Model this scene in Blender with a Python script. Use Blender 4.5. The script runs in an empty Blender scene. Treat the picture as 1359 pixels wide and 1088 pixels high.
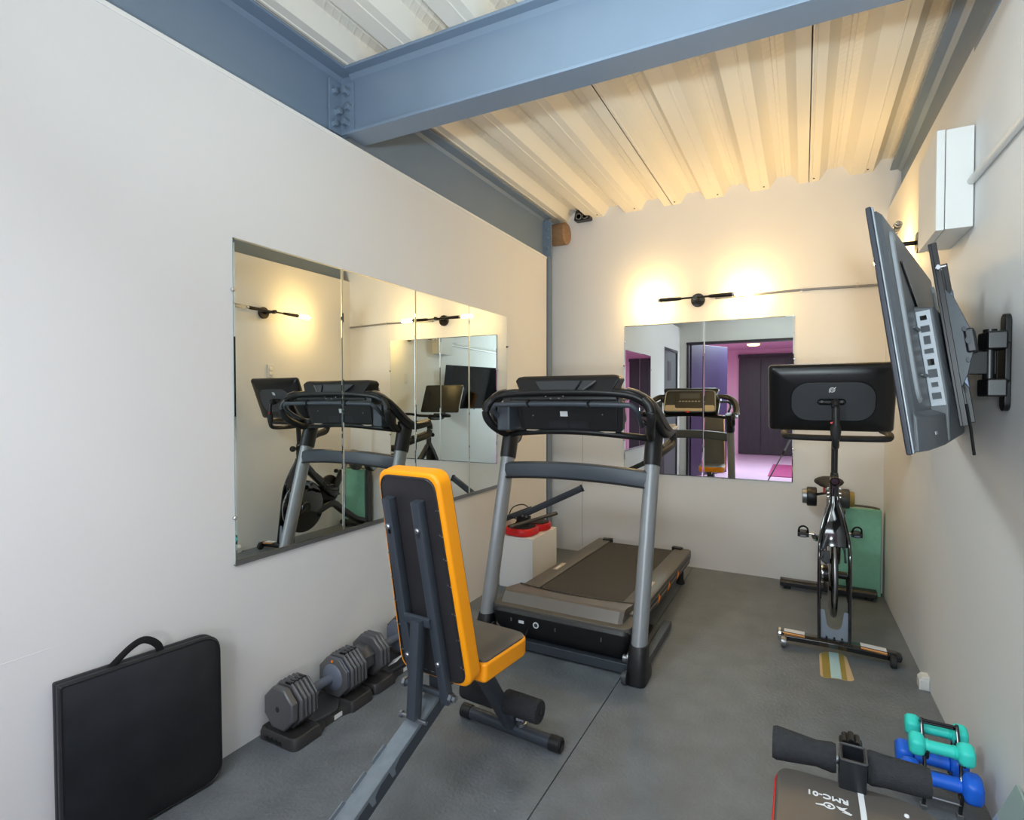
import bpy, bmesh, math, random
from mathutils import Matrix, Vector, Euler
random.seed(7)
PI = math.pi
scene = bpy.context.scene
COL = scene.collection
R = math.radians

# ------------------------------------------------------------------ camera
cam_d = bpy.data.cameras.new('camera')
cam_d.sensor_fit = 'HORIZONTAL'; cam_d.sensor_width = 36.0
cam_d.lens = 36.0 * 721.0 / 1359.0
cam_d.clip_start = 0.02; cam_d.clip_end = 100
cam = bpy.data.objects.new('camera', cam_d); COL.objects.link(cam)
cam.location = (0, 0, 1.32)
cam.rotation_euler = (R(90) - math.atan(14 / 721), 0, R(28.2))
scene.camera = cam

# ------------------------------------------------------------------ colour management / world
scene.view_settings.view_transform = 'Standard'
scene.view_settings.look = 'None'
scene.view_settings.exposure = 0.08
scene.view_settings.gamma = 1.0
scene.view_settings.use_curve_mapping = False
w = bpy.data.worlds.new('world'); scene.world = w; w.use_nodes = True
w.node_tree.nodes['Background'].inputs['Color'].default_value = (0.75, 0.85, 1.0, 1)
w.node_tree.nodes['Background'].inputs['Strength'].default_value = 0.30
scene.cycles.max_bounces = 10
scene.cycles.glossy_bounces = 8
scene.cycles.sample_clamp_indirect = 6.0

# ------------------------------------------------------------------ lights
def area(name, loc, aim, sx, sy, power, col, spread=180):
    d = bpy.data.lights.new(name, 'AREA'); d.shape = 'RECTANGLE'; d.size = sx; d.size_y = sy
    d.energy = power; d.color = col; d.spread = R(spread)
    o = bpy.data.objects.new(name, d); COL.objects.link(o); o.location = loc
    o.rotation_euler = (Vector(aim) - Vector(loc)).to_track_quat('-Z', 'Y').to_euler()
    return o
def point(name, loc, power, col, r):
    d = bpy.data.lights.new(name, 'POINT'); d.energy = power; d.color = col; d.shadow_soft_size = r
    o = bpy.data.objects.new(name, d); COL.objects.link(o); o.location = loc
    return o
COOL = (0.80, 0.95, 1.0)
area('photographer_lamp', (0.10, -1.25, 1.08), (-0.30, 0.75, 2.9), 0.20, 0.20, 26, COOL, 142)
area('photographer_flash', (0.05, -0.30, 1.45), (-0.15, 1.55, 2.86), 0.10, 0.10, 17, COOL, 108)
area('right_wall_fill', (-1.15, 0.45, 2.70), (0.45, 2.6, 0.9), 0.34, 0.34, 9.5, COOL, 110)  # added light without a fixture, brightens the right wall and back
area('overhead_fill', (-0.45, -0.05, 2.82), (-0.45, 0.3, 0), 1.3, 0.5, 4, COOL, 175)  # added soft fill above the viewpoint, no fixture, out of view
area('lobby_fill', (-0.6, -1.75, 2.50), (-0.6, -1.75, 0), 2.1, 1.3, 130, (0.82, 0.94, 1.0), 175)  # added unseen fill behind the lintel, lights the gym through the opening
BULB = 215.0          # emission of the warm bulbs

# ------------------------------------------------------------------ mesh helpers
class MB:
    def __init__(s, M=None):
        s.v = []; s.f = []; s.M = M or Matrix.Identity(4)
    def add(s, vs, fs, M=None):
        n = len(s.v); T = s.M @ M if M is not None else s.M
        s.v += [tuple(T @ Vector(p)) for p in vs]
        s.f += [tuple(n + i for i in f) for f in fs]
        return s
    def box(s, c, d, M=None, rot=None):
        x, y, z = d[0] / 2, d[1] / 2, d[2] / 2
        vs = [Vector((a * x, b * y, e * z)) for e in (-1, 1) for b in (-1, 1) for a in (-1, 1)]
        if rot: q = Euler(rot).to_matrix(); vs = [q @ p for p in vs]
        vs = [p + Vector(c) for p in vs]
        return s.add(vs, [(0, 2, 3, 1), (4, 5, 7, 6), (0, 1, 5, 4), (2, 6, 7, 3), (0, 4, 6, 2), (1, 3, 7, 5)], M)
    def bb(s, a, b, M=None):
        return s.box([(a[i] + b[i]) / 2 for i in range(3)], [abs(a[i] - b[i]) for i in range(3)], M)
    def hexa(s, p, M=None):     # 8 corner points ordered like box()
        return s.add(p, [(0, 2, 3, 1), (4, 5, 7, 6), (0, 1, 5, 4), (2, 6, 7, 3), (0, 4, 6, 2), (1, 3, 7, 5)], M)
    def loft(s, rings, closed=False, caps=True, M=None):
        n = len(rings[0]); vs = [p for r in rings for p in r]; fs = []
        m = len(rings)
        for i in range(m if closed else m - 1):
            a, b = i * n, ((i + 1) % m) * n
            for j in range(n):
                k = (j + 1) % n
                fs.append((a + j, a + k, b + k, b + j))
        if caps and not closed:
            fs.append(tuple(range(n - 1, -1, -1))); fs.append(tuple((m - 1) * n + j for j in range(n)))
        return s.add(vs, fs, M)
    def prism(s, poly, a, b, axis='z', M=None):
        def P(u, v, t):
            return {'z': (u, v, t), 'y': (u, t, v), 'x': (t, u, v)}[axis]
        return s.loft([[P(u, v, a) for u, v in poly], [P(u, v, b) for u, v in poly]], M=M)
    def lathe(s, prof, axis='z', c=(0, 0, 0), n=20, M=None, rot0=0.0):
        rings = []
        for r, t in prof:
            ring = []
            for j in range(n):
                a = rot0 + 2 * PI * j / n; u, v = r * math.cos(a), r * math.sin(a)
                p = {'z': (u, v, t), 'y': (u, t, v), 'x': (t, u, v)}[axis]
                ring.append((p[0] + c[0], p[1] + c[1], p[2] + c[2]))
            rings.append(ring)
        return s.loft(rings, M=M)
    def cyl(s, p, q, r, n=14, r2=None, M=None):
        return s.tube([p, q], r, n, M=M, r_end=r2)
    def tube(s, pts, r, n=12, M=None, flat=1.0, up=(0, 0, 1), closed=False, sec=None, r_end=None):
        """sweep a round (or given 2-D section) profile along pts; flat scales the profile along the 'up' side"""
        pts = [Vector(p) for p in pts]; rings = []; m = len(pts)
        for i, p in enumerate(pts):
            if closed: t = pts[(i + 1) % m] - pts[i - 1]
            elif i == 0: t = pts[1] - pts[0]
            elif i == m - 1: t = pts[-1] - pts[-2]
            else: t = (pts[i + 1] - p).normalized() + (p - pts[i - 1]).normalized()
            t.normalize(); U = Vector(up)
            if abs(t.dot(U)) > 0.98: U = Vector((0, 1, 0)) if abs(t.y) < 0.9 else Vector((1, 0, 0))
            sx = t.cross(U).normalized(); sy = sx.cross(t).normalized()
            rr = r[i] if isinstance(r, (list, tuple)) else (r if r_end is None else r + (r_end - r) * i / (m - 1))
            if sec: ring = [p + sx * a * (rr if isinstance(r, (list, tuple)) else 1) + sy * b * (rr if isinstance(r, (list, tuple)) else 1) for a, b in sec]
            else: ring = [p + sx * math.cos(2 * PI * j / n) * rr + sy * math.sin(2 * PI * j / n) * rr * flat for j in range(n)]
            rings.append(ring)
        return s.loft(rings, closed=closed, M=M)
    def mesh(s, name):
        me = bpy.data.meshes.new(name); me.from_pydata(s.v, [], s.f); me.update()
        bm = bmesh.new(); bm.from_mesh(me); bmesh.ops.recalc_face_normals(bm, faces=bm.faces); bm.to_mesh(me); bm.free()
        return me
def rrect(w, h, r, n=5, c=(0, 0)):
    out = []
    for cx, cy, a0 in ((w/2-r, h/2-r, 0), (-w/2+r, h/2-r, 90), (-w/2+r, -h/2+r, 180), (w/2-r, -h/2+r, 270)):
        for k in range(n + 1):
            a = R(a0 + 90 * k / n); out.append((c[0] + cx + r * math.cos(a), c[1] + cy + r * math.sin(a)))
    return out
def rpoly(pts, r, n=5):
    """round the corners of a convex/concave polygon; r number or list"""
    out = []; m = len(pts)
    for i in range(m):
        p = Vector(pts[i]); a = Vector(pts[i - 1]) - p; b = Vector(pts[(i + 1) % m]) - p
        ri = r[i] if isinstance(r, (list, tuple)) else r
        if ri <= 0: out.append(tuple(p)); continue
        d = min(ri, a.length * .48, b.length * .48)
        A = p + a.normalized() * d; B = p + b.normalized() * d
        for k in range(n + 1):
            t = k / n; q = A * (1 - t) ** 2 + p * 2 * t * (1 - t) + B * t * t; out.append((q.x, q.y))
    return out
def smooth_path(pts, n=6):
    """Catmull-Rom through the points"""
    P = [Vector(p) for p in pts]; P = [P[0] * 2 - P[1]] + P + [P[-1] * 2 - P[-2]]; out = []
    for i in range(1, len(P) - 2):
        a, b, c, d = P[i - 1:i + 3]
        for k in range(n):
            t = k / n
            out.append(.5 * ((2 * b) + (c - a) * t + (2 * a - 5 * b + 4 * c - d) * t * t + (3 * b - a - 3 * c + d) * t ** 3))
    out.append(P[-2]); return out
def frame(o, ex, ey, ez):
    m = Matrix.Identity(4)
    for i, e in enumerate((ex, ey, ez)):
        for j in range(3): m[j][i] = e[j]
    for j in range(3): m[j][3] = o[j]
    return m
def obj(name, mb, m, parent=None, bevel=0.0, seg=2, ang=35, label=None, flat=False):
    me = mb.mesh(name); me.materials.append(m)
    if not flat:
        me.polygons.foreach_set('use_smooth', [True] * len(me.polygons)); me.set_sharp_from_angle(angle=R(ang))
    o = bpy.data.objects.new(name, me); COL.objects.link(o)
    if parent is not None: o.parent = parent
    if bevel:
        b = o.modifiers.new('bevel', 'BEVEL'); b.width = bevel; b.segments = seg; b.limit_method = 'ANGLE'; b.angle_limit = R(40)
        b.use_clamp_overlap = True; b.harden_normals = True
    if label: o['label'] = label
    return o
def thing(name, label, cat, loc=(0, 0, 0), rz=0.0, group=None):
    o = bpy.data.objects.new(name, None); COL.objects.link(o); o.empty_display_size = .05
    o.location = loc; o.rotation_euler = (0, 0, rz); o['label'] = label; o['category'] = cat
    if group: o['group'] = group
    return o
def tag(o, label, cat, group=None, kind=None):
    o['label'] = label; o['category'] = cat
    if group: o['group'] = group
    if kind: o['kind'] = kind
    return o
def struct(o): o['kind'] = 'structure'; return o
def dup(o, parent=None):
    c = o.copy(); COL.objects.link(c)
    if parent is not None: c.parent = parent
    for ch in [k for k in bpy.data.objects if k.parent is o]: dup(ch, c)
    return c
def text_mb(body, size, M, depth=0.0006):
    cu = bpy.data.curves.new('text', 'FONT'); cu.body = body; cu.size = size; cu.extrude = depth; cu.offset = size * .022; cu.align_x = 'CENTER'; cu.align_y = 'CENTER'; cu.resolution_u = 3
    t = bpy.data.objects.new('text', cu); COL.objects.link(t); bpy.context.view_layer.update()
    me = bpy.data.meshes.new_from_object(t.evaluated_get(bpy.context.evaluated_depsgraph_get()))
    mb = MB(); mb.add([v.co[:] for v in me.vertices], [tuple(p.vertices) for p in me.polygons], M)
    bpy.data.objects.remove(t); bpy.data.curves.remove(cu); bpy.data.meshes.remove(me)
    return mb

# ------------------------------------------------------------------ materials
def lin(c): return tuple((x / 12.92 if x <= .04045 else ((x + .055) / 1.055) ** 2.4) for x in [v / 255 for v in c])
def mat(name, rgb, rough=.5, metal=0.0, noise=0.0, nscale=20, bump=0.0, bscale=200, spec=.5, coat=0.0, emit=0.0, rough_var=0.0, stretch=None):
    m = bpy.data.materials.new(name); m.use_nodes = True; N = m.node_tree.nodes; L = m.node_tree.links
    b = N['Principled BSDF']; c = lin(rgb) + (1,)
    b.inputs['Base Color'].default_value = c; b.inputs['Roughness'].default_value = rough; b.inputs['Metallic'].default_value = metal
    b.inputs['Specular IOR Level'].default_value = spec; b.inputs['Coat Weight'].default_value = coat
    tc = N.new('ShaderNodeTexCoord'); co = tc.outputs['Object']
    if stretch:
        mp = N.new('ShaderNodeMapping'); mp.inputs['Scale'].default_value = stretch; L.new(co, mp.inputs['Vector']); co = mp.outputs['Vector']
    if noise or rough_var:
        n = N.new('ShaderNodeTexNoise'); n.inputs['Scale'].default_value = nscale; n.inputs['Detail'].default_value = 5; L.new(co, n.inputs['Vector'])
        if noise:
            r = N.new('ShaderNodeValToRGB'); L.new(n.outputs['Fac'], r.inputs['Fac'])
            r.color_ramp.elements[0].position = .25; r.color_ramp.elements[1].position = .75
            r.color_ramp.elements[0].color = tuple(x * (1 - noise) for x in c[:3]) + (1,)
            r.color_ramp.elements[1].color = tuple(min(1, x * (1 + noise)) for x in c[:3]) + (1,)
            L.new(r.outputs['Color'], b.inputs['Base Color'])
        if rough_var:
            mr = N.new('ShaderNodeMapRange'); L.new(n.outputs['Fac'], mr.inputs['Value'])
            mr.inputs['To Min'].default_value = max(0.02, rough - rough_var); mr.inputs['To Max'].default_value = min(1, rough + rough_var)
            L.new(mr.outputs['Result'], b.inputs['Roughness'])
    if bump:
        n2 = N.new('ShaderNodeTexNoise'); n2.inputs['Scale'].default_value = bscale; n2.inputs['Detail'].default_value = 3; L.new(co, n2.inputs['Vector'])
        bp = N.new('ShaderNodeBump'); bp.inputs['Strength'].default_value = bump; bp.inputs['Distance'].default_value = .002 if bump < .5 else .005
        L.new(n2.outputs['Fac'], bp.inputs['Height']); L.new(bp.outputs['Normal'], b.inputs['Normal'])
    if emit:
        b.inputs['Emission Color'].default_value = c; b.inputs['Emission Strength'].default_value = emit
    return m
M_wall = mat('white_wall_paint', (229, 228, 227), .62, noise=.02, nscale=1.6, bump=.06, bscale=60, spec=.35)
M_trimw = mat('white_trim_paint', (236, 236, 234), .45)
M_deck = mat('painted_deck', (222, 217, 206), .5, spec=.3)
M_steel = mat('blue_grey_beam_paint', (121, 138, 157), .38, noise=.04, nscale=4, rough_var=.06, spec=.5)
M_steelbolt = mat('beam_bolt_paint', (128, 144, 160), .3, metal=.3)
M_mirror = mat('mirror_silver', (238, 243, 240), .004, metal=1.0)
M_glassedge = mat('mirror_edge', (150, 175, 168), .15, metal=.6)
M_chrome = mat('chrome', (215, 215, 215), .15, metal=1.0)
M_alu = mat('brushed_metal', (150, 152, 155), .35, metal=.9)
M_black = mat('black_plastic', (24, 24, 26), .42, noise=.1, nscale=30, bump=.05)
M_blackm = mat('black_powder_coat', (34, 36, 40), .38, bump=.08, bscale=400)
M_gloss = mat('gloss_black', (12, 12, 13), .1, coat=.6)
M_rubber = mat('black_rubber', (30, 30, 31), .7, bump=.1)
M_foam = mat('grey_black_foam', (52, 53, 56), .9, noise=.15, nscale=90, bump=.5, bscale=350, spec=.2)
M_darkgrey = mat('dark_grey_plastic', (62, 64, 68), .42)
M_gun = mat('gunmetal_tube', (66, 72, 80), .36, metal=.25, bump=.04)
M_ladder = mat('lit_grey_steel', (118, 126, 133), .42, metal=.2, noise=.1, nscale=40)  # paler than the gunmetal rail: light on its top put into the colour
M_uprt = mat('silver_grey_tube', (150, 153, 156), .36, metal=.3)
M_brace = mat('blue_grey_plastic', (64, 70, 78), .4)
M_hood = mat('grey_satin_hood', (112, 104, 98), .34, metal=.3)
M_beige = mat('champagne_trim', (186, 172, 152), .4)
M_belt = mat('treadmill_belt', (54, 51, 49), .75, noise=.08, nscale=60, bump=.25, bscale=300)
M_rail = mat('taupe_rail', (92, 88, 82), .45, metal=.15)
M_orange = mat('orange_vinyl', (255, 160, 0), .42, bump=.06, bscale=250)
M_orangeacc = mat('orange_accent', (240, 130, 20), .45)
M_vinyl = mat('black_vinyl', (42, 40, 42), .45, noise=.12, nscale=14, bump=.15, bscale=160)
M_seat = mat('seat_vinyl', (88, 83, 79), .40, bump=.1, bscale=240)
M_bolt = mat('zinc_bolt', (165, 168, 172), .38, metal=1.0)
M_plate = mat('weight_plate', (82, 82, 84), .33, noise=.1, nscale=25, bump=.08)
M_plate2 = mat('weight_plate_face', (92, 92, 94), .36, metal=.2)
M_handle = mat('slate_grip', (98, 104, 118), .45)
M_tray = mat('dumbbell_tray', (54, 53, 53), .36, bump=.06)
M_white = mat('white_plastic', (222, 221, 218), .4)
M_plinth = mat('plinth_white', (240, 239, 238), .55)
M_label = mat('white_label', (225, 226, 228), .5)
M_red = mat('red_rubber', (214, 22, 26), .38)
M_redled = mat('red_key', (200, 30, 25), .4)
M_teal = mat('teal_vinyl', (56, 216, 202), .45)
M_blue = mat('blue_vinyl', (28, 104, 224), .42)
M_green = mat('sea_green_foam', (128, 188, 164), .75, noise=.06, nscale=30, bump=.2, bscale=200)
M_tv = mat('tv_back_plastic', (66, 70, 75), .4, bump=.04, bscale=500)
M_tvbez = mat('tv_bezel', (22, 28, 40), .4)
M_tvedge = mat('tv_edge_trim', (146, 152, 158), .32, metal=.4)
M_screen = mat('black_glass', (6, 6, 8), .06)
M_port = mat('port_panel', (168, 174, 182), .4)
M_tan = mat('tan_print', (198, 172, 132), .4)
M_pale = mat('pale_blue_print', (172, 205, 212), .35)
M_olive = mat('olive_print', (150, 132, 62), .45)
M_wood = mat('brown_wood', (150, 118, 86), .6, noise=.2, nscale=12, stretch=(1, 1, 12))
M_lampm = mat('dark_bronze', (52, 48, 46), .3, metal=.7)
M_table = mat('black_moulded_table', (34, 36, 40), .5, noise=.32, nscale=9, bump=.2, bscale=120, rough_var=.12, spec=.35)
M_strap = mat('black_webbing', (14, 14, 15), .8)
M_greydoor = mat('grey_door_paint', (86, 92, 96), .45)
M_purple = mat('dark_purple_panel', (54, 48, 80), .35, noise=.25, nscale=3, stretch=(1, 1, .3))
M_char = mat('charcoal_wood', (48, 44, 52), .4, noise=.3, nscale=5, stretch=(4, 1, .6))
M_pink = mat('pink_wall', (228, 178, 202), .6)
M_pinkfloor = mat('pale_pink_floor', (226, 196, 224), .25, noise=.04, nscale=2)
M_rug = mat('magenta_rug', (150, 62, 110), .9, noise=.3, nscale=40)
M_boltdark = mat('dark_bolt', (48, 50, 54), .35, metal=.6)
M_paleboard = mat('grey_green_print', (150, 168, 162), .4)
M_lavend = mat('lavender_print', (150, 164, 190), .4)
M_navy = mat('navy_print', (20, 66, 128), .4)
M_silverlab = mat('silver_label', (188, 178, 164), .35, metal=.4)
M_amber = mat('amber_glint', (214, 150, 90), .35)  # warm part of the highlight on the bike's front foot, as colour

def emission(name, rgb, s):
    m = bpy.data.materials.new(name); m.use_nodes = True; N = m.node_tree.nodes; N.clear()
    e = N.new('ShaderNodeEmission'); e.inputs['Color'].default_value = lin(rgb) + (1,); e.inputs['Strength'].default_value = s
    o = N.new('ShaderNodeOutputMaterial'); m.node_tree.links.new(e.outputs[0], o.inputs[0]); return m
M_offbulb = mat('clear_bulb_glass', (250, 240, 220), .05); M_offbulb.node_tree.nodes['Principled BSDF'].inputs['Transmission Weight'].default_value = .95
M_brk2 = mat('steel_blue_bracket', (92, 104, 120), .35, metal=.4)
M_satin = mat('satin_black', (16, 16, 18), .33)
M_bulb = emission('warm_bulb_glow', (255, 210, 132), BULB)
M_lobby = emission('lobby_lamp_glow', (255, 206, 150), 5)

# floor rubber with specks and scuffs
def floor_mat():
    m = mat('rubber_floor', (105, 110, 115), .46, noise=.22, nscale=7, bump=.7, bscale=75, rough_var=.12, spec=.45)
    N = m.node_tree.nodes; L = m.node_tree.links; b = N['Principled BSDF']
    src = b.inputs['Base Color'].links[0].from_socket
    tc = [n for n in N if n.type == 'TEX_COORD'][0]
    v = N.new('ShaderNodeTexVoronoi'); v.inputs['Scale'].default_value = 13; L.new(tc.outputs['Object'], v.inputs['Vector'])
    r = N.new('ShaderNodeValToRGB'); r.color_ramp.elements[0].position = .036; r.color_ramp.elements[1].position = .046
    r.color_ramp.elements[0].color = (1, 1, 1, 1); r.color_ramp.elements[1].color = (0, 0, 0, 1); L.new(v.outputs['Distance'], r.inputs['Fac'])
    n3 = N.new('ShaderNodeTexNoise'); n3.inputs['Scale'].default_value = 2.3; L.new(tc.outputs['Object'], n3.inputs['Vector'])
    gt = N.new('ShaderNodeMath'); gt.operation = 'GREATER_THAN'; gt.inputs[1].default_value = .56; L.new(n3.outputs['Fac'], gt.inputs[0])
    mu = N.new('ShaderNodeMath'); mu.operation = 'MULTIPLY'; L.new(r.outputs['Color'], mu.inputs[0]); L.new(gt.outputs[0], mu.inputs[1])
    mx = N.new('ShaderNodeMixRGB'); L.new(mu.outputs[0], mx.inputs['Fac']); L.new(src, mx.inputs['Color1']); mx.inputs['Color2'].default_value = (.32, .31, .30, 1)
    L.new(mx.outputs[0], b.inputs['Base Color'])
    return m
M_floor = floor_mat()
# embossed deck: fine chevrons on the metal sheet
def deck_mat():
    m = mat('embossed_deck_sheet', (240, 234, 220), .45, spec=.35)
    N = m.node_tree.nodes; L = m.node_tree.links; b = N['Principled BSDF']; tc = [n for n in N if n.type == 'TEX_COORD'][0]
    mp = N.new('ShaderNodeMapping'); mp.inputs['Rotation'].default_value = (0, 0, R(35)); L.new(tc.outputs['Object'], mp.inputs['Vector'])
    wv = N.new('ShaderNodeTexWave'); wv.bands_direction = 'Y'; wv.inputs['Scale'].default_value = 9; L.new(mp.outputs['Vector'], wv.inputs['Vector'])
    r = N.new('ShaderNodeValToRGB'); r.color_ramp.elements[0].position = .8; r.color_ramp.elements[1].position = .95; L.new(wv.outputs['Fac'], r.inputs['Fac'])
    # only on the raised flats
    sp = N.new('ShaderNodeSeparateXYZ'); L.new(tc.outputs['Object'], sp.inputs[0])
    gt = N.new('ShaderNodeMath'); gt.operation = 'GREATER_THAN'; gt.inputs[1].default_value = 2.925; L.new(sp.outputs['Z'], gt.inputs[0])
    mu = N.new('ShaderNodeMath'); mu.operation = 'MULTIPLY'; L.new(r.outputs['Color'], mu.inputs[0]); L.new(gt.outputs[0], mu.inputs[1])
    bp = N.new('ShaderNodeBump'); bp.inputs['Strength'].default_value = .5; bp.inputs['Distance'].default_value = .003
    L.new(mu.outputs[0], bp.inputs['Height']); L.new(bp.outputs['Normal'], b.inputs['Normal'])
    return m
M_sheet = deck_mat()

# ================================================================== SETTING
YB = 4.425                                   # back wall face
def XL(y): return -1.87 - .016 * (y - 1.27)  # left wall face
def XR(y): return .485 + (4.433 - y) * .0225 # right wall face
LT, RT = 2.515, 2.585                        # tops of the two side walls
# floor: two long rubber rolls on a slab
fl = struct(obj('floor', MB().bb((-2.3, -5.6, -.16), (2.2, 4.75, -.02)), M_floor))
for a, b in ((-1.96, -.7535), (-.7505, .66)):
    obj('rubber_mat', MB().bb((a, -.62, -.03), (b, 4.43, 0)), M_floor, fl, bevel=.0015, seg=1)
obj('lobby_floor', MB().bb((-2.3, -5.6, -.03), (2.2, -.625, -.004)), M_pinkfloor, fl, label='pale pink glossy floor of the lobby')

def wall_strip(f, side, y0, y1, z0, z1, t=.09):
    a, b = f(y0), f(y1); o = t * side
    return [(min(a, a + o), y0, z0), (max(a, a + o), y0, z0), (min(b, b + o), y1, z0), (max(b, b + o), y1, z0),
            (min(a, a + o), y0, z1), (max(a, a + o), y0, z1), (min(b, b + o), y1, z1), (max(b, b + o), y1, z1)]
wl = MB(); wl.hexa(wall_strip(XL, -1, .50, 4.19, 0, LT)); wl.hexa(wall_strip(XL, -1, -.42, .50, 2.12, LT)); wl.hexa(wall_strip(XL, -1, -.62, -.42, 0, LT))
wl = struct(obj('wall_left', wl, M_wall))
obj('edge_bead', MB().hexa([(x + (.004 if i % 2 else .0), y, z) for i, (x, y, z) in enumerate(wall_strip(XL, -1, -.6, 4.19, LT - .012, LT + .004))]), M_trimw, wl)
j = MB(); j.tube([(XL(.55) + .0005, .55, .62), (XL(1.5) + .0005, 1.2, .618)], .0012, 6); obj('board_joint', j, M_wall, wl)
wr = struct(obj('wall_right', MB().hexa(wall_strip(XR, 1, -.62, YB, 0, RT)), M_wall))
wb = struct(obj('wall_back', MB().bb((-1.985, YB, 0), (.75, YB + .1, 2.952)), M_wall))
obj('board_joint', MB().bb((-1.681, YB - .0006, .05), (-1.679, YB, 1.15)), M_darkgrey, wb)
# rear wall with the wide opening to the lobby
YF = -.62
wq = MB(); wq.bb((-2.3, YF - .1, 0), (-1.72, YF, 2.95)); wq.bb((-1.72, YF - .1, 2.27), (.75, YF, 2.95)); wq.bb((.45, YF - .1, 0), (.75, YF, 2.27))
wq = struct(obj('wall_front', wq, M_wall))
obj('opening_frame', MB().bb((-1.74, YF - .12, 2.235), (.47, YF + .02, 2.275)).bb((-1.735, YF - .12, 0), (-1.70, YF + .02, 2.275)), M_char, wq, bevel=.004)
# lobby beyond
lob = MB(); lob.bb((-2.4, -5.5, -.1), (2.3, -5.4, 2.9)); lob.bb((-2.4, -5.4, 0), (-2.3, -.72, 2.9)); lob.bb((2.2, -5.4, 0), (2.3, -.72, 2.9)); lob.bb((-2.4, -5.5, 2.52), (2.3, -.72, 2.9))
struct(obj('wall_lobby', lob, M_pink))
# door_1 in the left wall
d1 = struct(obj('door_1', MB().hexa([(p[0] - .02, p[1], p[2]) for p in wall_strip(XL, -1, -.39, .47, .01, 2.09, .05)]), M_greydoor, bevel=.003))
obj('door_frame', MB().hexa(wall_strip(XL, -1, .46, .51, 0, 2.125, .1)).hexa(wall_strip(XL, -1, -.43, -.38, 0, 2.125, .1)).hexa(wall_strip(XL, -1, -.38, .46, 2.085, 2.125, .1)), M_darkgrey, d1)
obj('door_handle', MB().tube([(XL(-.3) - .02, -.3, 1.02), (XL(-.3) + .035, -.3, 1.02), (XL(-.3) + .035, -.19, 1.02)], .009, 8), M_chrome, d1)
obj('wall_notice', MB().bb((XL(.1) - .022, -.02, 1.62), (XL(.1) - .016, .2, 1.92)), M_darkgrey, d1)
# door_2: dark purple leaf swung into the lobby
d2 = struct(obj('door_2', MB(Matrix.Translation((-1.68, YF - .12, 0)) @ Matrix.Rotation(R(-62), 4, 'Z')).bb((0, -.045, .01), (1.0, 0, 2.26)), M_purple, bevel=.004))
obj('door_handle', MB(Matrix.Translation((-1.68, YF - .12, 0)) @ Matrix.Rotation(R(-62), 4, 'Z')).tube([(.9, 0, 1.02), (.9, .05, 1.02), (.78, .05, 1.02)], .011, 8).lathe([(.026, 0), (.026, .008)], 'y', (.9, 0, 1.02)), M_chrome, d2)
# ceiling: deck slab with three-rib sheets (each sheet a piece)
ce = struct(obj('ceiling', MB().bb((-2.3, YF, 2.953), (.95, 4.6, 3.05)), M_deck))
ZB, ZT, PITCH = 2.862, 2.934, .3165
def sheet(x0, ribs):
    """x0: centre of the first low flat; section runs from low flat centre over `ribs` ribs to the next low flat centre"""
    top = []
    for k in range(ribs):
        c = x0 + k * PITCH
        top += [(c + (.003 if k == 0 else -.0), ZB)] if k == 0 else []
        top += [(c + .010, ZB), (c + .013, ZB - .003), (c + .019, ZB - .003), (c + .022, ZB),
                (c + .064, ZB), (c + .112, ZT), (c + PITCH / 2 - .012, ZT), (c + PITCH / 2 - .008, ZT - .006), (c + PITCH / 2 + .008, ZT - .006), (c + PITCH / 2 + .012, ZT),
                (c + PITCH - .112, ZT), (c + PITCH - .064, ZB)]
    top += [(x0 + ribs * PITCH - .003, ZB)]
    poly = top + [(x, z + .002) for x, z in reversed(top)]
    return MB().prism(poly, YF, YB + .06, 'y')
for k in range(-3, 1):
    x0 = .02 + k * 3 * PITCH
    n = 3
    if k == 0: n = 2
    if x0 < -2.2: x0 = -2.829 + PITCH * 2; n = 1
    obj('roof_sheet', sheet(x0, n), M_sheet, ce, ang=20)
obj('roof_screw', (lambda b: [b.lathe([(.006, ZB - .004), (.006, ZB)], 'z', (.02 + i * PITCH + .03, y, 0), 8) for i in range(-5, 2) for y in (4.36,)] and b)(MB()), M_boltdark, ce)

# steel frame ------------------------------------------------------
def bolt(mb, p, axis, r=.014, h=.014):
    d = {'x': 0, 'y': 1, 'z': 2}[axis[-1]]; s = -1 if axis[0] == '-' else 1
    prof = [(r * 1.35, 0), (r * 1.35, .004 * s), (r, .004 * s), (r, h * s), (r * .8, (h + .002) * s)]
    mb.lathe(prof, axis[-1], p, 6)
LB = MB()
lb = thing('steel_beam', 'blue-grey steel beam running along the top of the left wall', 'beam', (-1.93, 1.8, LT)); lb['kind'] = 'structure'
def W(p, o): return Matrix.Translation(tuple(-c for c in o.location))
L0 = W(0, lb)
obj('web', MB(L0).bb((-1.975, YF, LT - .03), (-1.963, 4.235, ZB - .012)), M_steel, lb)
obj('top_flange', MB(L0).bb((-2.06, YF, ZB - .014), (-1.882, 4.235, ZB - .001)), M_steel, lb, bevel=.003)
obj('fillet', MB(L0).prism([(-1.963, ZB - .014), (-1.963, ZB - .03), (-1.955, ZB - .022), (-1.947, ZB - .014)], YF, 4.235, 'y'), M_steel, lb)
obj('bottom_flange', MB(L0).bb((-2.05, YF, LT - .045), (XL(4.2) - .012, 4.2, LT - .028)), M_steel, lb)
ep = obj('end_plate', MB(L0).bb((-1.965, 4.222, LT + .015), (-1.888, 4.236, 2.825)), M_steel, lb, bevel=.002)
b = MB(L0)
for z in (2.60, 2.68, 2.76): bolt(b, (-1.922, 4.222, z), '-y', .014)
obj('bolt', b, M_steelbolt, ep)
cl = thing('steel_column', 'grey steel column in the far left corner', 'column', (-1.95, 4.32, 0)); cl['kind'] = 'structure'
C0 = Matrix.Translation((1.95, -4.32, 0))
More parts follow.
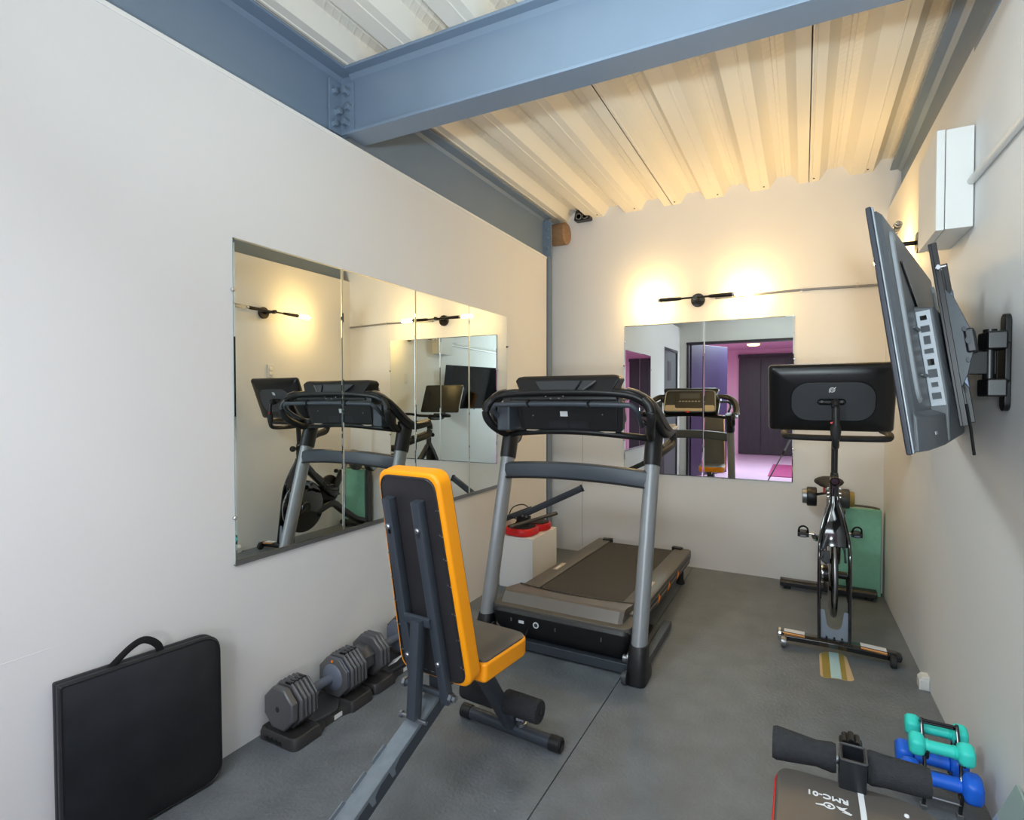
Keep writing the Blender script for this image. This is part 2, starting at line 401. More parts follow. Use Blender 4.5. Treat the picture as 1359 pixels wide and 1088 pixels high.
obj('flange', MB(C0).bb((-2.04, 4.238, 0), (-1.921, 4.250, 2.85)), M_steel, cl, bevel=.002)
obj('flange', MB(C0).bb((-2.04, 4.40, 0), (-1.962, 4.412, 2.85)), M_steel, cl, bevel=.002)
obj('web', MB(C0).bb((-1.97, 4.25, 0), (-1.96, 4.40, 2.85)), M_steel, cl)
cb = thing('steel_beam', 'large blue-grey steel cross beam spanning the room from left to right', 'beam', (-.7, 1.97, 2.55)); cb['kind'] = 'structure'
K = Matrix.Rotation(R(1.6), 4, 'Z')
BZ0, BZ1 = 2.545, ZB - .001
obj('web', MB(K).bb((-1.262, -.006, .02), (1.45, .006, BZ1 - 2.55)), M_steel, cb)
obj('bottom_flange', MB(K).bb((-1.185, -.066, BZ0 - 2.55), (1.3, .066, BZ0 - 2.55 + .014)), M_steel, cb, bevel=.003)
obj('top_flange', MB(K).bb((-1.185, -.066, BZ1 - 2.55 - .014), (1.3, .066, BZ1 - 2.55)), M_steel, cb, bevel=.003)
f = MB(K)
for s in (-1, 1):
    for z0, z1 in ((BZ1 - 2.564, BZ1 - 2.582), (BZ0 - 2.536, BZ0 - 2.520)):
        f.prism([(s * .006, z0), (s * .006, z1), (s * .013, (z0 + z1) / 2), (s * .022, z0)], -1.2, 1.3, 'x')
obj('fillet', f, M_steel, cb)
# angle cleat joining cross beam to the left beam
ang = MB(K); ang.bb((-1.262, -.092, .025), (-1.250, -.008, .262)); ang.bb((-1.262, -.018, .025), (-1.175, -.006, .262))
ac = obj('angle_cleat', ang, M_steel, cb, bevel=.002)
b = MB(K)
for z in (.065, .215): bolt(b, (-1.250, -.062, z), 'x', .017, .014)
bolt(b, (-1.25, -.045, .125), 'x', .017, .026)
for z in (.075, .22): bolt(b, (-1.212, -.018, z), '-y', .018, .030)
bolt(b, (-1.208, -.018, .150), '-y', .018, .014)
obj('bolt', b, M_steelbolt, ac)
rb = thing('steel_beam', 'grey steel beam running along the top of the right wall', 'beam', (.56, 2, 2.6)); rb['kind'] = 'structure'
R0 = Matrix.Translation((-.56, -2, -2.6))
obj('top_flange', MB(R0).bb((.497, 2.0, ZB - .014), (.66, 4.42, ZB - .001)), M_steel, rb, bevel=.003)
obj('top_flange', MB(R0).bb((.527, YF, ZB - .014), (.66, 2.0, ZB - .001)), M_steel, rb, bevel=.003)
obj('web', MB(R0).bb((.560, YF, 2.50), (.572, 4.42, ZB - .012)), M_steel, rb)
obj('bottom_flange', MB(R0).bb((.528, 2.0, RT - .02), (.66, 4.42, RT + .0)), M_steel, rb)
obj('fillet', MB(R0).prism([(.56, ZB - .014), (.56, ZB - .034), (.55, ZB - .024), (.54, ZB - .014)], YF, 4.42, 'y'), M_steel, rb)

# ================================================================== MIRRORS
def mirror(name, label, group, p0, p1, z0, z1, nrm, clips):
    """panel between plan points p0,p1 (2-D), nrm = plan normal into the room"""
    p0 = Vector(p0); p1 = Vector(p1); u = (p1 - p0).normalized(); n = Vector(nrm).normalized(); wd = (p1 - p0).length
    t = thing(name, label, 'mirror', (p0.x, p0.y, z0), 0, group)
    F = frame((0, 0, 0), (u.x, u.y, 0), (n.x, n.y, 0), (0, 0, 1))
    obj('backing', MB(F).bb((.001, .0005, .001), (wd - .001, .004, z1 - z0 - .001)), M_glassedge, t)
    g = MB(F); H = z1 - z0
    g.add([(a, .0042, b_) for a, b_ in ((.0008, .0008), (wd - .0008, .0008), (wd - .0008, H - .0008), (.0008, H - .0008))] + [(a, .0050, b_) for a, b_ in ((.007, .007), (wd - .007, .007), (wd - .007, H - .007), (.007, H - .007))],
          [(4, 5, 6, 7), (0, 1, 5, 4), (1, 2, 6, 5), (2, 3, 7, 6), (3, 0, 4, 7)])
    obj('glass', g, M_mirror, t, flat=True)
    for cx, cz in clips:
        c = MB(F); c.lathe([(.008, .001), (.008, .011), (.006, .013)], 'y', (cx * wd, 0, cz * (z1 - z0)), 10)
        obj('clip', c, M_chrome, t)
    return t
ys = [1.292, 1.842, 2.388, 2.945, 3.472]
labs = ['mirror panel on left wall, the nearest, its left edge free', 'second mirror panel from the near end of left wall', 'third mirror panel from the near end of left wall', 'mirror panel on left wall nearest the back wall, behind treadmill']
for i in range(4):
    a, b_ = ys[i] + .0012, ys[i + 1] - .0012
    cl_ = [(-.004, .84), (-.004, .14)] if i == 0 else ([(1.004, .82), (1.004, .2)] if i == 3 else [])
    mirror('wall_mirror', labs[i], 'mirror panels on the left wall', (XL(a), a), (XL(b_), b_), .708, 1.921, (1, .016), cl_)
mc = MB()
for z0, z1, d in ((.698, .703, .012), (.703, .716, .0)):
    if d: mc.hexa([(XL(y) + (d if k else 0), y, z) for z in (z0, z1) for y in (1.288, 3.476) for k in (0, 1)])
    else: mc.hexa([(XL(y) + (.012 if k else .009), y, z) for z in (z0, z1) for y in (1.288, 3.476) for k in (0, 1)])
tag(obj('mirror_channel', mc, M_alu), 'thin metal channel holding the lower edge of the left wall mirrors', 'channel')
mirror('wall_mirror', 'left panel of the back wall mirror pair', 'mirror panels on the back wall', (-1.311, YB), (-.6842, YB), .716, 1.927, (0, -1), [(-.004, .73), (-.004, .22)])
mirror('wall_mirror', 'right panel of the back wall mirror pair, beside the bike screen', 'mirror panels on the back wall', (-.6818, YB), (-.062, YB), .716, 1.927, (0, -1), [(1.004, .74), (1.004, .2)])

# ================================================================== WALL LAMPS / CONDUITS
def wall_lamp(label, loc, rz, half=.26, lit=(1, 1)):
    t = thing('wall_lamp', label, 'lamp', loc, rz)       # local -y points into the room
    obj('back_plate', MB().lathe([(.052, 0), (.052, -.018), (.048, -.022)], 'y', (0, 0, 0), 28), M_lampm, t)
    obj('arm_stem', MB().cyl((0, -.02, 0), (0, -.145, 0), .011, 12).lathe([(.016, -.125), (.018, -.145), (.016, -.165)], 'y', (0, 0, 0), 14), M_lampm, t)
    a = MB(); a.tube([(-half * .45, -.145, 0), (half * .45, -.145, 0)], .0075, 12)
    for s in (-1, 1):
        a.lathe([(.010, s * half * .38), (.013, s * half * .45), (.016, s * half), (.012, s * half)], 'x', (0, -.145, 0), 16)
    obj('arm', a, M_lampm, t)
    for s in (-1, 1):
        h = obj('lamp_holder', MB().lathe([(.012, s * half), (.014, s * (half + .002)), (.014, s * (half + .018)), (.010, s * (half + .022))], 'x', (0, -.145, 0), 16), M_chrome, t)
        obj('bulb', MB().lathe([(.008, s * (half + .022)), (.016, s * (half + .03)), (.017, s * (half + .13)), (.012, s * (half + .142)), (.003, s * (half + .146))], 'x', (0, -.145, 0), 16), M_bulb if lit[(s + 1) // 2] else M_offbulb, h)
    return t
wall_lamp('dark bronze twin-bulb wall lamp above the back wall mirrors', (-.728, YB, 2.09), 0)
wall_lamp('dark bronze twin-bulb wall lamp on the right wall behind the television', (XR(3.3), 3.35, 2.10), R(-90), lit=(1, 0))
c = thing('conduit_pipe', 'thin grey conduit on the back wall running right from the lamp', 'conduit', (.0, YB, 2.1))
obj('pipe', MB().tube([(-.60, -.012, -.006), (-.02, -.012, .003), (.47, -.012, -.008)], .0085, 10), M_alu, c)
for x in (-.02, .32): obj('saddle_clip', MB().box((x, -.008, .002), (.018, .018, .034)), M_white, c, bevel=.003)
c = thing('conduit_pipe', 'white plastic conduit along the right wall beside the white box', 'conduit', (XR(2.4), 2.4, 2.093))
obj('pipe', MB().tube([(XR(2.475) - XR(2.4) - .012, .075, 0), (XR(.6) - XR(2.4) - .012, -1.8, 0)], .0125, 12), M_white, c)

# ================================================================== WHITE BOX ON RIGHT WALL
bx = thing('wall_box', 'white rectangular box fixed high on the right wall', 'box', (.47, 2.65, 1.934))
wx = XR(2.65) - .47
obj('body', MB().bb((-.025, -.17, .0), (wx, .17, .358)), M_white, bx, bevel=.003)
obj('cover', MB().bb((-.053, -.172, -.002), (-.027, .172, .360)), M_white, bx, bevel=.004)

# switch and skirting socket
sw = thing('light_switch', 'white double light switch on the right wall under the lamp', 'switch', (XR(3.42), 3.42, 1.52))
obj('plate', MB().bb((-.009, -.036, 0), (.0, .036, .12)), M_white, sw, bevel=.003)
for z in (.028, .068): obj('rocker', MB().box((-.011, 0, z + .012), (.006, .036, .034), rot=(0, .12, 0)), M_white, sw, bevel=.002)
sk = thing('socket_box', 'small white socket box at the foot of the right wall', 'socket', (XR(3.06), 3.06, .0))
obj('housing', MB().prism([(-.0, 0), (-.040, .0), (-.040, .045), (-.026, .062), (.0, .062)], -.03, .03, 'y'), M_white, sk, bevel=.003)
obj('faceplate', MB().box((-.020, -.0315, .028), (.032, .005, .04)), M_white, sk, bevel=.002)

# brown wooden block at column, cable gland in the roof rib
wbk = MB(); wbk.lathe([(.02, 0), (.085, .004), (.092, .02), (.092, .14), (.08, .15)], 'x', (0, 0, 0), 24)
o = obj('wood_block', wbk, M_wood); o.location = (-1.885 - .055, 4.345, 2.74)
o.rotation_euler = (0, 0, 0); tag(o, 'round brown wooden block behind the column top under the roof', 'block')
gl = thing('duct_bracket', 'small black twin-pipe fitting under the roof at back wall corner', 'fitting', (-1.66, 4.36, 2.862))
obj('shell', MB().prism(rpoly([(-.075, -.03), (.075, -.03), (.055, .06), (-.055, .06)], .02), -.02, .05, 'y'), M_black, gl, bevel=.004)
for x in (-.026, .03): obj('pipe_mouth', MB().lathe([(.026, -.03), (.026, .03), (.02, .03), (.02, -.03)], 'y', (x, 0, .0), 16), M_alu, gl)

# ================================================================== TELEVISION + MOUNT
tv_dir = Vector((.255, .967, 0)).normalized()
tv_dn = Vector((.087, -.023, -.603)).normalized()
tv_n = tv_dir.cross(tv_dn)                          # back normal
if tv_n.x < 0: tv_n = -tv_n
T0 = Vector((.133, 1.60, 1.793)); TW, TH = 1.085, .612
tvc = T0 + tv_dir * TW / 2 + tv_dn * TH / 2
tv = thing('television', 'large flat television on a wall arm, seen from its grey back', 'television', tuple(tvc))
F = frame((0, 0, 0), tv_dir, -tv_dn, tv_n * .68)    # x along width, y up, z to the back
hw, hh = TW / 2, TH / 2
obj('bezel', MB(F).bb((-hw, -hh, -.006), (hw, hh, .012)), M_tvbez, tv, bevel=.003)
obj('screen', MB(F).bb((-hw + .008, -hh + .016, -.0075), (hw - .008, hh - .008, -.005)), M_screen, tv)
for s in (-1, 1): obj('edge_trim', MB(F).bb((s * (hw - .002), -hh + .002, .0115), (s * (hw - .012), hh - .002, .018)), M_tvedge, tv, bevel=.002)
bk = MB(F); P0 = rrect(TW - .022, TH - .02, .012, 3)
bk.loft([[(u, v, .012) for u, v in P0], [(u, v, .022) for u, v in P0], [(u * .985, v * .965, .036) for u, v in P0], [(u * .90, v * .86, .040) for u, v in P0]])
obj('back_shell', bk, M_tv, tv, ang=25)
rl = MB(F)
for s in (-1, 1): obj('moulded_rib', MB(F).tube(smooth_path([(s * (hw - .105), hh - .07, .040), (s * (hw - .075), hh - .085, .041), (s * (hw - .070), 0, .041), (s * (hw - .070), -hh + .16, .041), (s * (hw - .10), -hh + .13, .040)], 5), .012, 8), M_tvedge, tv)
hs = lambda d, k: [(y, z) for y, z in ((hh * .30 * k, .03), (hh * .26 * k, d), (-hh * .55, d), (-hh * .70, d - .004), (-hh * .97, .085), (-hh * .985, .02))]
obj('electronics_housing', MB(F).loft([[(x, y, z) for y, z in hs(d, k_)] for x, d, k_ in ((-.215, .100, .97), (-.205, .106, 1), (.30, .106, 1))]), M_tv, tv, bevel=.004, ang=25)
obj('lower_chassis', MB(F).loft([[(x, y, z) for y, z in ((-hh * .66, .03), (-hh * .72, d), (-hh * .985, d - .008), (-hh * .985, .014))] for x, d in ((-hw + .012, .040), (-hw + .05, .064), (-.3, .084), (.3, .084), (hw - .05, .064), (hw - .012, .040))]), M_tv, tv, bevel=.003, ang=30)
pt = obj('port_panel', MB(F).box((-.2165, -.062, .066), (.006, .27, .050)), M_port, tv, bevel=.002)
for k in range(8):
    obj('port', MB(F).box((-.220, .052 - k * .0315, .066), (.004, .013 + .005 * (k % 3), .022 + .008 * (k % 2))), M_boltdark if k % 4 else M_gloss, pt)
for y in (.02, -.11): obj('rib', MB(F).box((-.27, y, .043), (.10, .009, .016)), M_tv, tv, bevel=.003)
obj('rib', MB(F).box((-.22, hh * .40, .043), (.30, .008, .012), rot=(0, 0, -.5)), M_gloss, tv, bevel=.003)
obj('maker_plate', MB(F).box((-.42, -hh * .86, .0715), (.024, .008, .003), rot=(0, -.1, 0)), M_bolt, tv)

mt = thing('television_mount', 'black articulated wall bracket carrying the television', 'mount', (XR(2.12), 2.12, 1.43))
MW = Matrix.Translation((-XR(2.12), -2.12, -1.43))
# wall plate + hinge blocks
obj('wall_plate', MB().prism(rrect(.05, .29, .024, 6), 0, -.016, 'x').prism(rrect(.07, .12, .01), -.004, -.018, 'x'), M_satin, mt, bevel=.003)
for z in (.065, -.075): obj('hinge_block', MB().prism([(-.012, -.045), (-.06, -.04), (-.068, .03), (-.05, .042), (-.012, .042)], z - .027, z + .027, 'z'), M_satin, mt, bevel=.006)
obj('hinge_pin', MB().cyl((-.045, -.0, -.1), (-.045, 0, .1), .017, 16), M_satin, mt)
q = MW @ (tvc + tv_n * .10 + tv_dn * .02)
obj('arm', MB().prism([(0, -.036), (0, .036), (.05, .036), (.12, .033), (.12, -.033)], -.014, .014, 'y', frame((-.03, 0, 0), (-1, 0, 0), (0, 1, 0), (0, 0, 1))), M_satin, mt, bevel=.004)
FM = frame(MW @ tvc, tv_dir, -tv_dn, tv_n * .68)
tb = MB(FM)
tb.prism([(-.10, -.016), (-.05, -.036), (-.02, -.05), (.02, -.05), (.05, -.036), (.13, -.014), (.16, .014), (-.14, .014)], -.012, .012, 'x', Matrix.Translation((-.06, -.02, .148)) )
obj('tilt_head', tb, M_brk2, mt, bevel=.003)
obj('tilt_head', MB(FM).prism([(-.10, .016), (-.03, .05), (.03, .05), (.13, .014), (.16, -.014), (-.14, -.014)], -.006, .006, 'x', Matrix.Translation((-.075, -.015, .148))), M_brace, mt, bevel=.002)
obj('clevis', MB(FM).box((-.06, -.02, .192), (.075, .07, .035)), M_blackm, mt, bevel=.006)
for r_, y, z in ((.010, -.02, .186), (.007, .014, .180), (.007, -.075, .176)): obj('tilt_bolt', MB(FM).lathe([(r_, -.104), (r_, -.09)], 'x', (0, y, z), 12), M_boltdark, mt)
obj('mount_plate', MB(FM).box((-.02, -.01, .13), (.22, .2, .006)), M_blackm, mt)
for x in (-.18, .14):
    obj('vertical_rail', MB(FM).box((x, .0, .124), (.014, .52, .014)).box((x - .006, 0, .136), (.004, .52, .02)), M_satin, mt, bevel=.003)
obj('pull_strap', MB(FM).tube([(-.18, -.2, .15), (-.185, -.27, .150), (-.18, -.34, .146)], .009, 8, flat=.6), M_strap, mt)
obj('lock_screw', MB(FM).cyl((-.21, .185, .14), (-.17, .185, .14), .007).cyl((-.2, .185, .13), (-.2, .185, .165), .004), M_bolt, mt)

# ================================================================== TREADMILL  (local origin: floor between the uprights)
tm = thing('treadmill', 'large grey and black treadmill with handlebar console standing mid-room', 'treadmill', (-1.085, 2.50, 0))
def yup(z): return -.03 + .31 * (z / 1.10)          # uprights lean back
for s in (-1, 1):
    sh = MB(); sh.loft([[(s * .415 + a, b_, z) for a, b_ in rrect(wx_, wy_, .018, 3)] for z, wx_, wy_ in ((0, .085, .15), (.03, .088, .15), (.09, .086, .12), (.165, .08, .11))])
    sh2 = MB(); rings = []
    for z, wx_, wy_, dy in ((0, .088, .17, .02), (.03, .09, .17, .02), (.10, .086, .12, .0), (.172, .080, .105, .022)):
        rings.append([(s * .415 + a, b_ + dy, z) for a, b_ in rrect(wx_, wy_, .03, 4)])
    sh2.loft(rings); ft = obj('upright_foot', sh2, M_black, tm, bevel=.003)
    obj('transport_wheel', MB().lathe([(.014, s * .358), (.03, s * .358), (.032, s * .365), (.032, s * .38), (.014, s * .38)], 'x', (0, -.06, .035), 18), M_darkgrey, ft)
    obj('hinge_bolt', MB().lathe([(.018, s * .35), (.018, s * .366), (.012, s * .366)], 'x', (0, -.02, .105), 12).lathe([(.03, s * .366), (.03, s * .378)], 'x', (0, .0, .1), 14), M_alu, ft)
    up = MB(); up.tube([(s * .415, yup(z), z) for z in (.13, .45, .8, 1.02)], .037, 20, flat=1.25, up=(0, 1, 0))
    obj('upright', up, M_uprt, tm)
    co = MB(); co.tube([(s * .415, yup(z), z) for z in (.985, 1.0, 1.10, 1.165)], [.041, .043, .043, .046], 20, flat=1.3, up=(0, 1, 0))
    obj('collar', co, M_black, tm)
    obj('floor_rail', MB().bb((s * .385, .03, .012), (s * .43, .66, .05)), M_gun, tm, bevel=.004)
obj('base_crossbar', MB().bb((-.40, .012, .012), (.385, .058, .06)), M_gun, tm, bevel=.004)
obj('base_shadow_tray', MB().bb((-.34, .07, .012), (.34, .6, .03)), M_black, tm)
# deck
ZF, ZR, YD0, YD1 = .242, .205, .16, 1.655
def zd(y): return ZF + (ZR - ZF) * (y - YD0) / (YD1 - YD0)
for s in (-1, 1):
    ra = MB(); xi, xo = s * .246, s * .362
    ra.loft([[(xi, y, zd(y) - .055), (xi, y, zd(y)), (s * .254, y, zd(y) + .004), (s * .345, y, zd(y) + .004), (xo, y, zd(y) - .006), (xo, y, zd(y) - .055), (s * .352, y, zd(y) - .085), (s * .30, y, zd(y) - .085)] for y in (YD0, .8, YD1 - .03, YD1)])
    sr = obj('side_rail', ra, M_rail, tm, bevel=.003)
    obj('side_skirt', MB().loft([[(s * .362, y, zd(y) - .025), (s * .367, y, zd(y) - .03), (s * .367, y, zd(y) - .075), (s * .355, y, zd(y) - .085)] for y in (YD0 + .15, YD1 - .08)]), M_black, sr)
    obj('skirt_line', MB().loft([[(s * .366, y, zd(y) - .048), (s * .369, y, zd(y) - .05), (s * .369, y, zd(y) - .055), (s * .366, y, zd(y) - .057)] for y in (YD0 + .2, YD1 - .12)]), M_hood, sr)
    for y in (.62, .88, 1.15):
        obj('orange_triangle', MB().prism([(y - .035, zd(y) - .07), (y + .03, zd(y) - .055), (y + .005, zd(y) - .028)], s * .366, s * .3705, 'x'), M_orangeacc, sr)
    lb_ = obj('rail_badge', MB().box((s * .305, .66 if s > 0 else .75, zd(.7) + .0045), (.03, .15, .003)), M_beige, sr)
    obj('badge_stripe', MB().box((s * .305, .68 if s > 0 else .73, zd(.7) + .0062), (.012, .07, .001)), M_white, lb_)
    obj('rear_cap', MB().prism(rpoly([(s * .225, YD1 - .035), (s * .30, YD1 - .06), (s * .31, YD1 - .01), (s * .235, YD1 + .005)], .012), zd(YD1) - .03, zd(YD1) + .016, 'z'), M_black, sr, bevel=.003)
    obj('rear_foot', MB().lathe([(.028, 0), (.03, .01), (.022, .03), (.022, .12)], 'z', (s * .32, YD1 - .17, 0), 14), M_rubber, tm)
bl = MB()
bl.loft([[(x, y, zd(y) - t) for x, t in ((-.247, .008), (.247, .008), (.247, .03), (-.247, .03))] for y in (.2, .9, YD1 - .05)])
bl.cyl((-.247, YD1 - .045, zd(YD1) - .034), (.247, YD1 - .045, zd(YD1) - .034), .027, 16)
obj('running_belt', bl, M_belt, tm)
obj('deck_board', MB().bb((-.3, .2, .11), (.3, YD1 - .1, .165)), M_black, tm)
# motor cover
def hoodsec(x, inset=0):
    e = (x / .335) ** 2
    yb = .225 + .045 * e
    return [(x, .032 + inset * .3, .226), (x, .030 + inset, .236), (x, .070 + inset, .282), (x, .084 + inset, .288), (x, .14, .283), (x, yb, .262), (x, yb + .02, .245), (x, yb + .02, .22), (x, .06, .21)]
xs = [-.345, -.335, -.25, -.15, 0, .15, .25, .305, .325]
obj('motor_cover', MB().loft([hoodsec(x, .012 if i in (0, len(xs) - 1) else 0) for i, x in enumerate(xs)]), M_hood, tm, ang=24)
st = MB()
st.loft([[(x, .225 + .045 * (x / .335) ** 2 - .014, .270), (x, .225 + .045 * (x / .335) ** 2 + .020, .2535), (x, .225 + .045 * (x / .335) ** 2 + .026, .248), (x, .225 + .045 * (x / .335) ** 2 + .0, .260)] for x in [-.34 + .68 * i / 14 for i in range(15)]])
obj('cover_trim', st, M_beige, tm)
bd = MB(); rings = []
for z, y0, hx, r_ in ((.055, .06, .325, .05), (.075, .03, .345, .05), (.14, -.012, .365, .05), (.205, -.022, .372, .045), (.232, -.005, .368, .04)):
    rings.append([(a, b_, z) for a, b_ in rpoly([(-hx, y0), (hx, y0), (hx, .34), (-hx, .34)], [r_, r_, .01, .01], 5)])
mbd = obj('motor_housing', bd.loft(rings), M_black, tm, bevel=.003)
obj('housing_shelf', MB().prism(rpoly([(-.376, -.012), (.376, -.012), (.376, .3), (-.376, .3)], [.05, .05, .02, .02]), .205, .236, 'z'), M_rail, mbd, bevel=.004)
obj('warning_sticker', MB().lathe([(.016, -.0255), (.016, -.0235)], 'y', (-.105, 0, .17), 20), M_label, mbd)
obj('sticker_print', MB().lathe([(.010, -.0262), (.010, -.025)], 'y', (-.105, 0, .17), 14), M_darkgrey, mbd)
obj('small_label', MB().box((-.19, -.0215, .17), (.03, .003, .014)), M_label, mbd)
obj('screw', MB().box((-.25, -.0195, .172), (.006, .003, .018)).box((0, -.021, .166), (.005, .003, .018)).box((.24, -.021, .168), (.005, .003, .02)), M_bolt, mbd)
obj('power_cord', MB().tube(smooth_path([(-.15, -.02, .15), (-.165, -.03, .1), (-.19, -.02, .05), (-.2, .0, .035)], 5), .004, 8), M_strap, tm)
# cross brace between the uprights
br = MB(); sec = []
N_ = 16
def arch(x): return .028 * (1 - (x / .43) ** 2)
br.loft([[(x, yup(.92) - .012 - .05 * (1 - (x / .43) ** 2) + dy, .915 + arch(x) + dz) for dy, dz in ((-.022, -.04), (-.026, .0), (-.018, .036), (.0, .046), (.022, .042), (.026, -.035), (.01, -.045))] for x in [-.432 + .864 * i / N_ for i in range(N_ + 1)]])
obj('cross_brace', br, M_brace, tm, bevel=.002, ang=50)
obj('brace_lip', MB().loft([[(x, yup(.92) - .012 - .05 * (1 - (x / .43) ** 2) + dy, .915 + arch(x) + dz) for dy, dz in ((-.03, -.042), (-.031, -.034), (-.02, -.034), (-.02, -.046))] for x in [-.432 + .864 * i / N_ for i in range(N_ + 1)]]), M_black, tm)
# console ----------------------------------------------------------
FP = frame((0, .145, 1.235), (1, 0, 0), (0, -.25, .968), (0, -.968, -.25))   # front (motor side) panel, y up the panel, z toward the viewer side
pn = MB(FP); pn.prism(rpoly([(-.285, -.085), (.285, -.085), (.30, .07), (.22, .115), (-.22, .115), (-.30, .07)], .02), -.05, .0, 'z')
pn.prism(rpoly([(-.262, -.076), (.262, -.076), (.272, .066), (-.272, .066)], .02), -.01, .006, 'z')
cp = obj('console_back', pn, M_black, tm, bevel=.005)
obj('rating_label', MB(FP).box((-.02, .012, .0068), (.042, .028, .0015)), M_label, cp)
obj('cable_hatch', MB(FP).box((-.06, -.045, .0062), (.1, .04, .0015)).box((.06, -.045, .0062), (.1, .04, .0015)), M_blackm, cp)
obj('screw', MB(FP).lathe([(.004, .005), (.004, .008)], 'z', (-.2, .0, 0), 8).lathe([(.004, .005), (.004, .008)], 'z', (.19, .01, 0), 8), M_bolt, cp)
obj('lower_seam', MB(FP).box((0, -.083, .002), (.50, .006, .008)), M_beige, cp)
# upper visor (back of the display)
vis = MB()
vis.loft([[(x, y, z) for x, y, z in ((-w_, y0, z0), (w_, y0, z0), (w_, y1, z0), (-w_, y1, z0))] for w_, y0, y1, z0 in ((.30, .045, .24, 1.315), (.285, .055, .23, 1.345), (.262, .085, .215, 1.375), (.290, .10, .195, 1.420), (.280, .115, .185, 1.438), (.25, .125, .18, 1.444))])
vs = obj('display_hood', vis, M_black, tm, bevel=.012, seg=3)
FV = frame((0, .070, 1.376), (1, 0, 0), (0, .55, .83), (0, -.83, .55))
obj('hood_insert', MB(FV).prism(rpoly([(-.10, -.035), (.06, -.035), (.09, .044), (-.165, .044)], .006), -.006, .006, 'z'), M_darkgrey, vs, bevel=.002)
obj('hood_insert', MB(FV).prism(rpoly([(.075, -.035), (.10, -.035), (.175, .042), (.105, .044)], .006), -.006, .006, 'z'), M_darkgrey, vs, bevel=.002)
obj('insert_trim', MB(FV).tube([(.10, -.03, .007), (.172, .04, .007)], .004, 6).tube([(-.09, -.032, .007), (.06, -.032, .007)], .003, 6), M_alu, vs)
obj('screw', (lambda b: [b.lathe([(.004, -.002), (.004, .006)], 'z', (x, y, .008), 8) for x, y in ((-.075, -.058), (-.045, -.07), (0, -.07), (.02, -.056))] and b)(MB(FV)), M_bolt, vs)
# looping handle arms
for s in (-1, 1):
    path = smooth_path([(s * .22, .12, 1.352), (s * .30, .09, 1.352), (s * .365, .085, 1.338), (s * .418, .11, 1.300), (s * .448, .165, 1.240), (s * .462, .23, 1.180), (s * .470, .30, 1.148), (s * .472, .38, 1.150), (s * .470, .46, 1.160), (s * .468, .485, 1.158)], 6)
    arm = MB(); n = len(path)
    sec = rrect(.040, .046, .012, 3)
    arm.tube(path, [1.0 - .15 * abs(i / n - .3) for i in range(n)], sec=sec, up=(0, -.3, 1))
    obj('handle_arm', arm, M_black, tm)
    gp = smooth_path([(s * .468, .46, 1.160), (s * .466, .490, 1.150), (s * .466, .495, 1.120), (s * .466, .475, 1.080), (s * .458, .40, 1.065), (s * .44, .31, 1.045), (s * .425, .28, 1.035)], 5)
    obj('grip_loop', MB().tube(gp, .019, 12, flat=1.2), M_black, tm)
    obj('grip_pad', MB().tube([(s * .470, .33, 1.174), (s * .470, .40, 1.179), (s * .468, .47, 1.184)], .021, 10, flat=.3), M_rail, tm)
    obj('grip_inlay', MB().tube([(s * .446, .33, 1.075), (s * .452, .40, 1.085), (s * .452, .46, 1.098)], .012, 8, flat=.8), M_rail, tm)
    lo = smooth_path([(s * .415, .075, 1.318), (s * .445, .065, 1.285), (s * .455, .07, 1.235), (s * .44, .11, 1.18), (s * .42, .20, 1.135), (s * .40, .26, 1.13)], 6)
    obj('arm_underside', MB().tube(lo, .021, 12, flat=1.1), M_black, tm)
    if s < 0: obj('arm_fairing', MB().loft([[(s * a, y, z) for a, y, z in ((.32, .09, z0), (.395, .085, z0), (.405, .22, z0), (.30, .24, z0))] for z0 in (1.15, 1.20, 1.29 if s < 0 else 1.21)]), M_brace if s < 0 else M_black, tm, bevel=.010, seg=3)
    obj('arm_top_trim', MB().tube([(p[0] + s * .017, p[1] - .002, p[2] + .020) for p in path[8:46]], .023, 10, flat=.35), M_hood, tm)
arc_ = smooth_path([(-.43, .07, 1.302), (-.37, .055, 1.335), (-.26, .045, 1.350), (-.1, .040, 1.356), (.1, .040, 1.356), (.26, .045, 1.350), (.37, .055, 1.335), (.43, .07, 1.302)], 6)
obj('console_rim', MB().tube(arc_, .011, 10, flat=1.2), M_black, tm)
obj('rim_web', MB().loft([[(x, .055, 1.30), (x, .06, 1.35), (x, .12, 1.35), (x, .12, 1.30)] for x in (-.34, .30)]), M_satin, tm)
und = smooth_path([(-.41, .27, 1.12), (-.3, .20, 1.135), (-.1, .17, 1.150), (.1, .17, 1.150), (.3, .20, 1.135), (.41, .27, 1.12)], 6)
obj('console_underbar', MB().tube(und, .021, 12, flat=.8), M_black, tm)
fb = smooth_path([(-.385, .16, 1.19), (-.392, .10, 1.22), (-.392, .045, 1.262), (-.37, .025, 1.288), (-.32, .02, 1.293), (0, .018, 1.297), (.32, .02, 1.293), (.37, .025, 1.288), (.392, .045, 1.262), (.392, .10, 1.22), (.385, .16, 1.19)], 6)
fbo = obj('front_bar', MB().tube(fb, .0125, 12), M_brace, tm)
for x in (-.17, .16): obj('bar_clip', MB().tube([(x, .0, 1.283), (x, -.0, 1.306), (x, .03, 1.314)], .005, 8).lathe([(.016, x - .006), (.016, x + .006)], 'x', (0, .018, 1.296), 14), M_black, fbo)
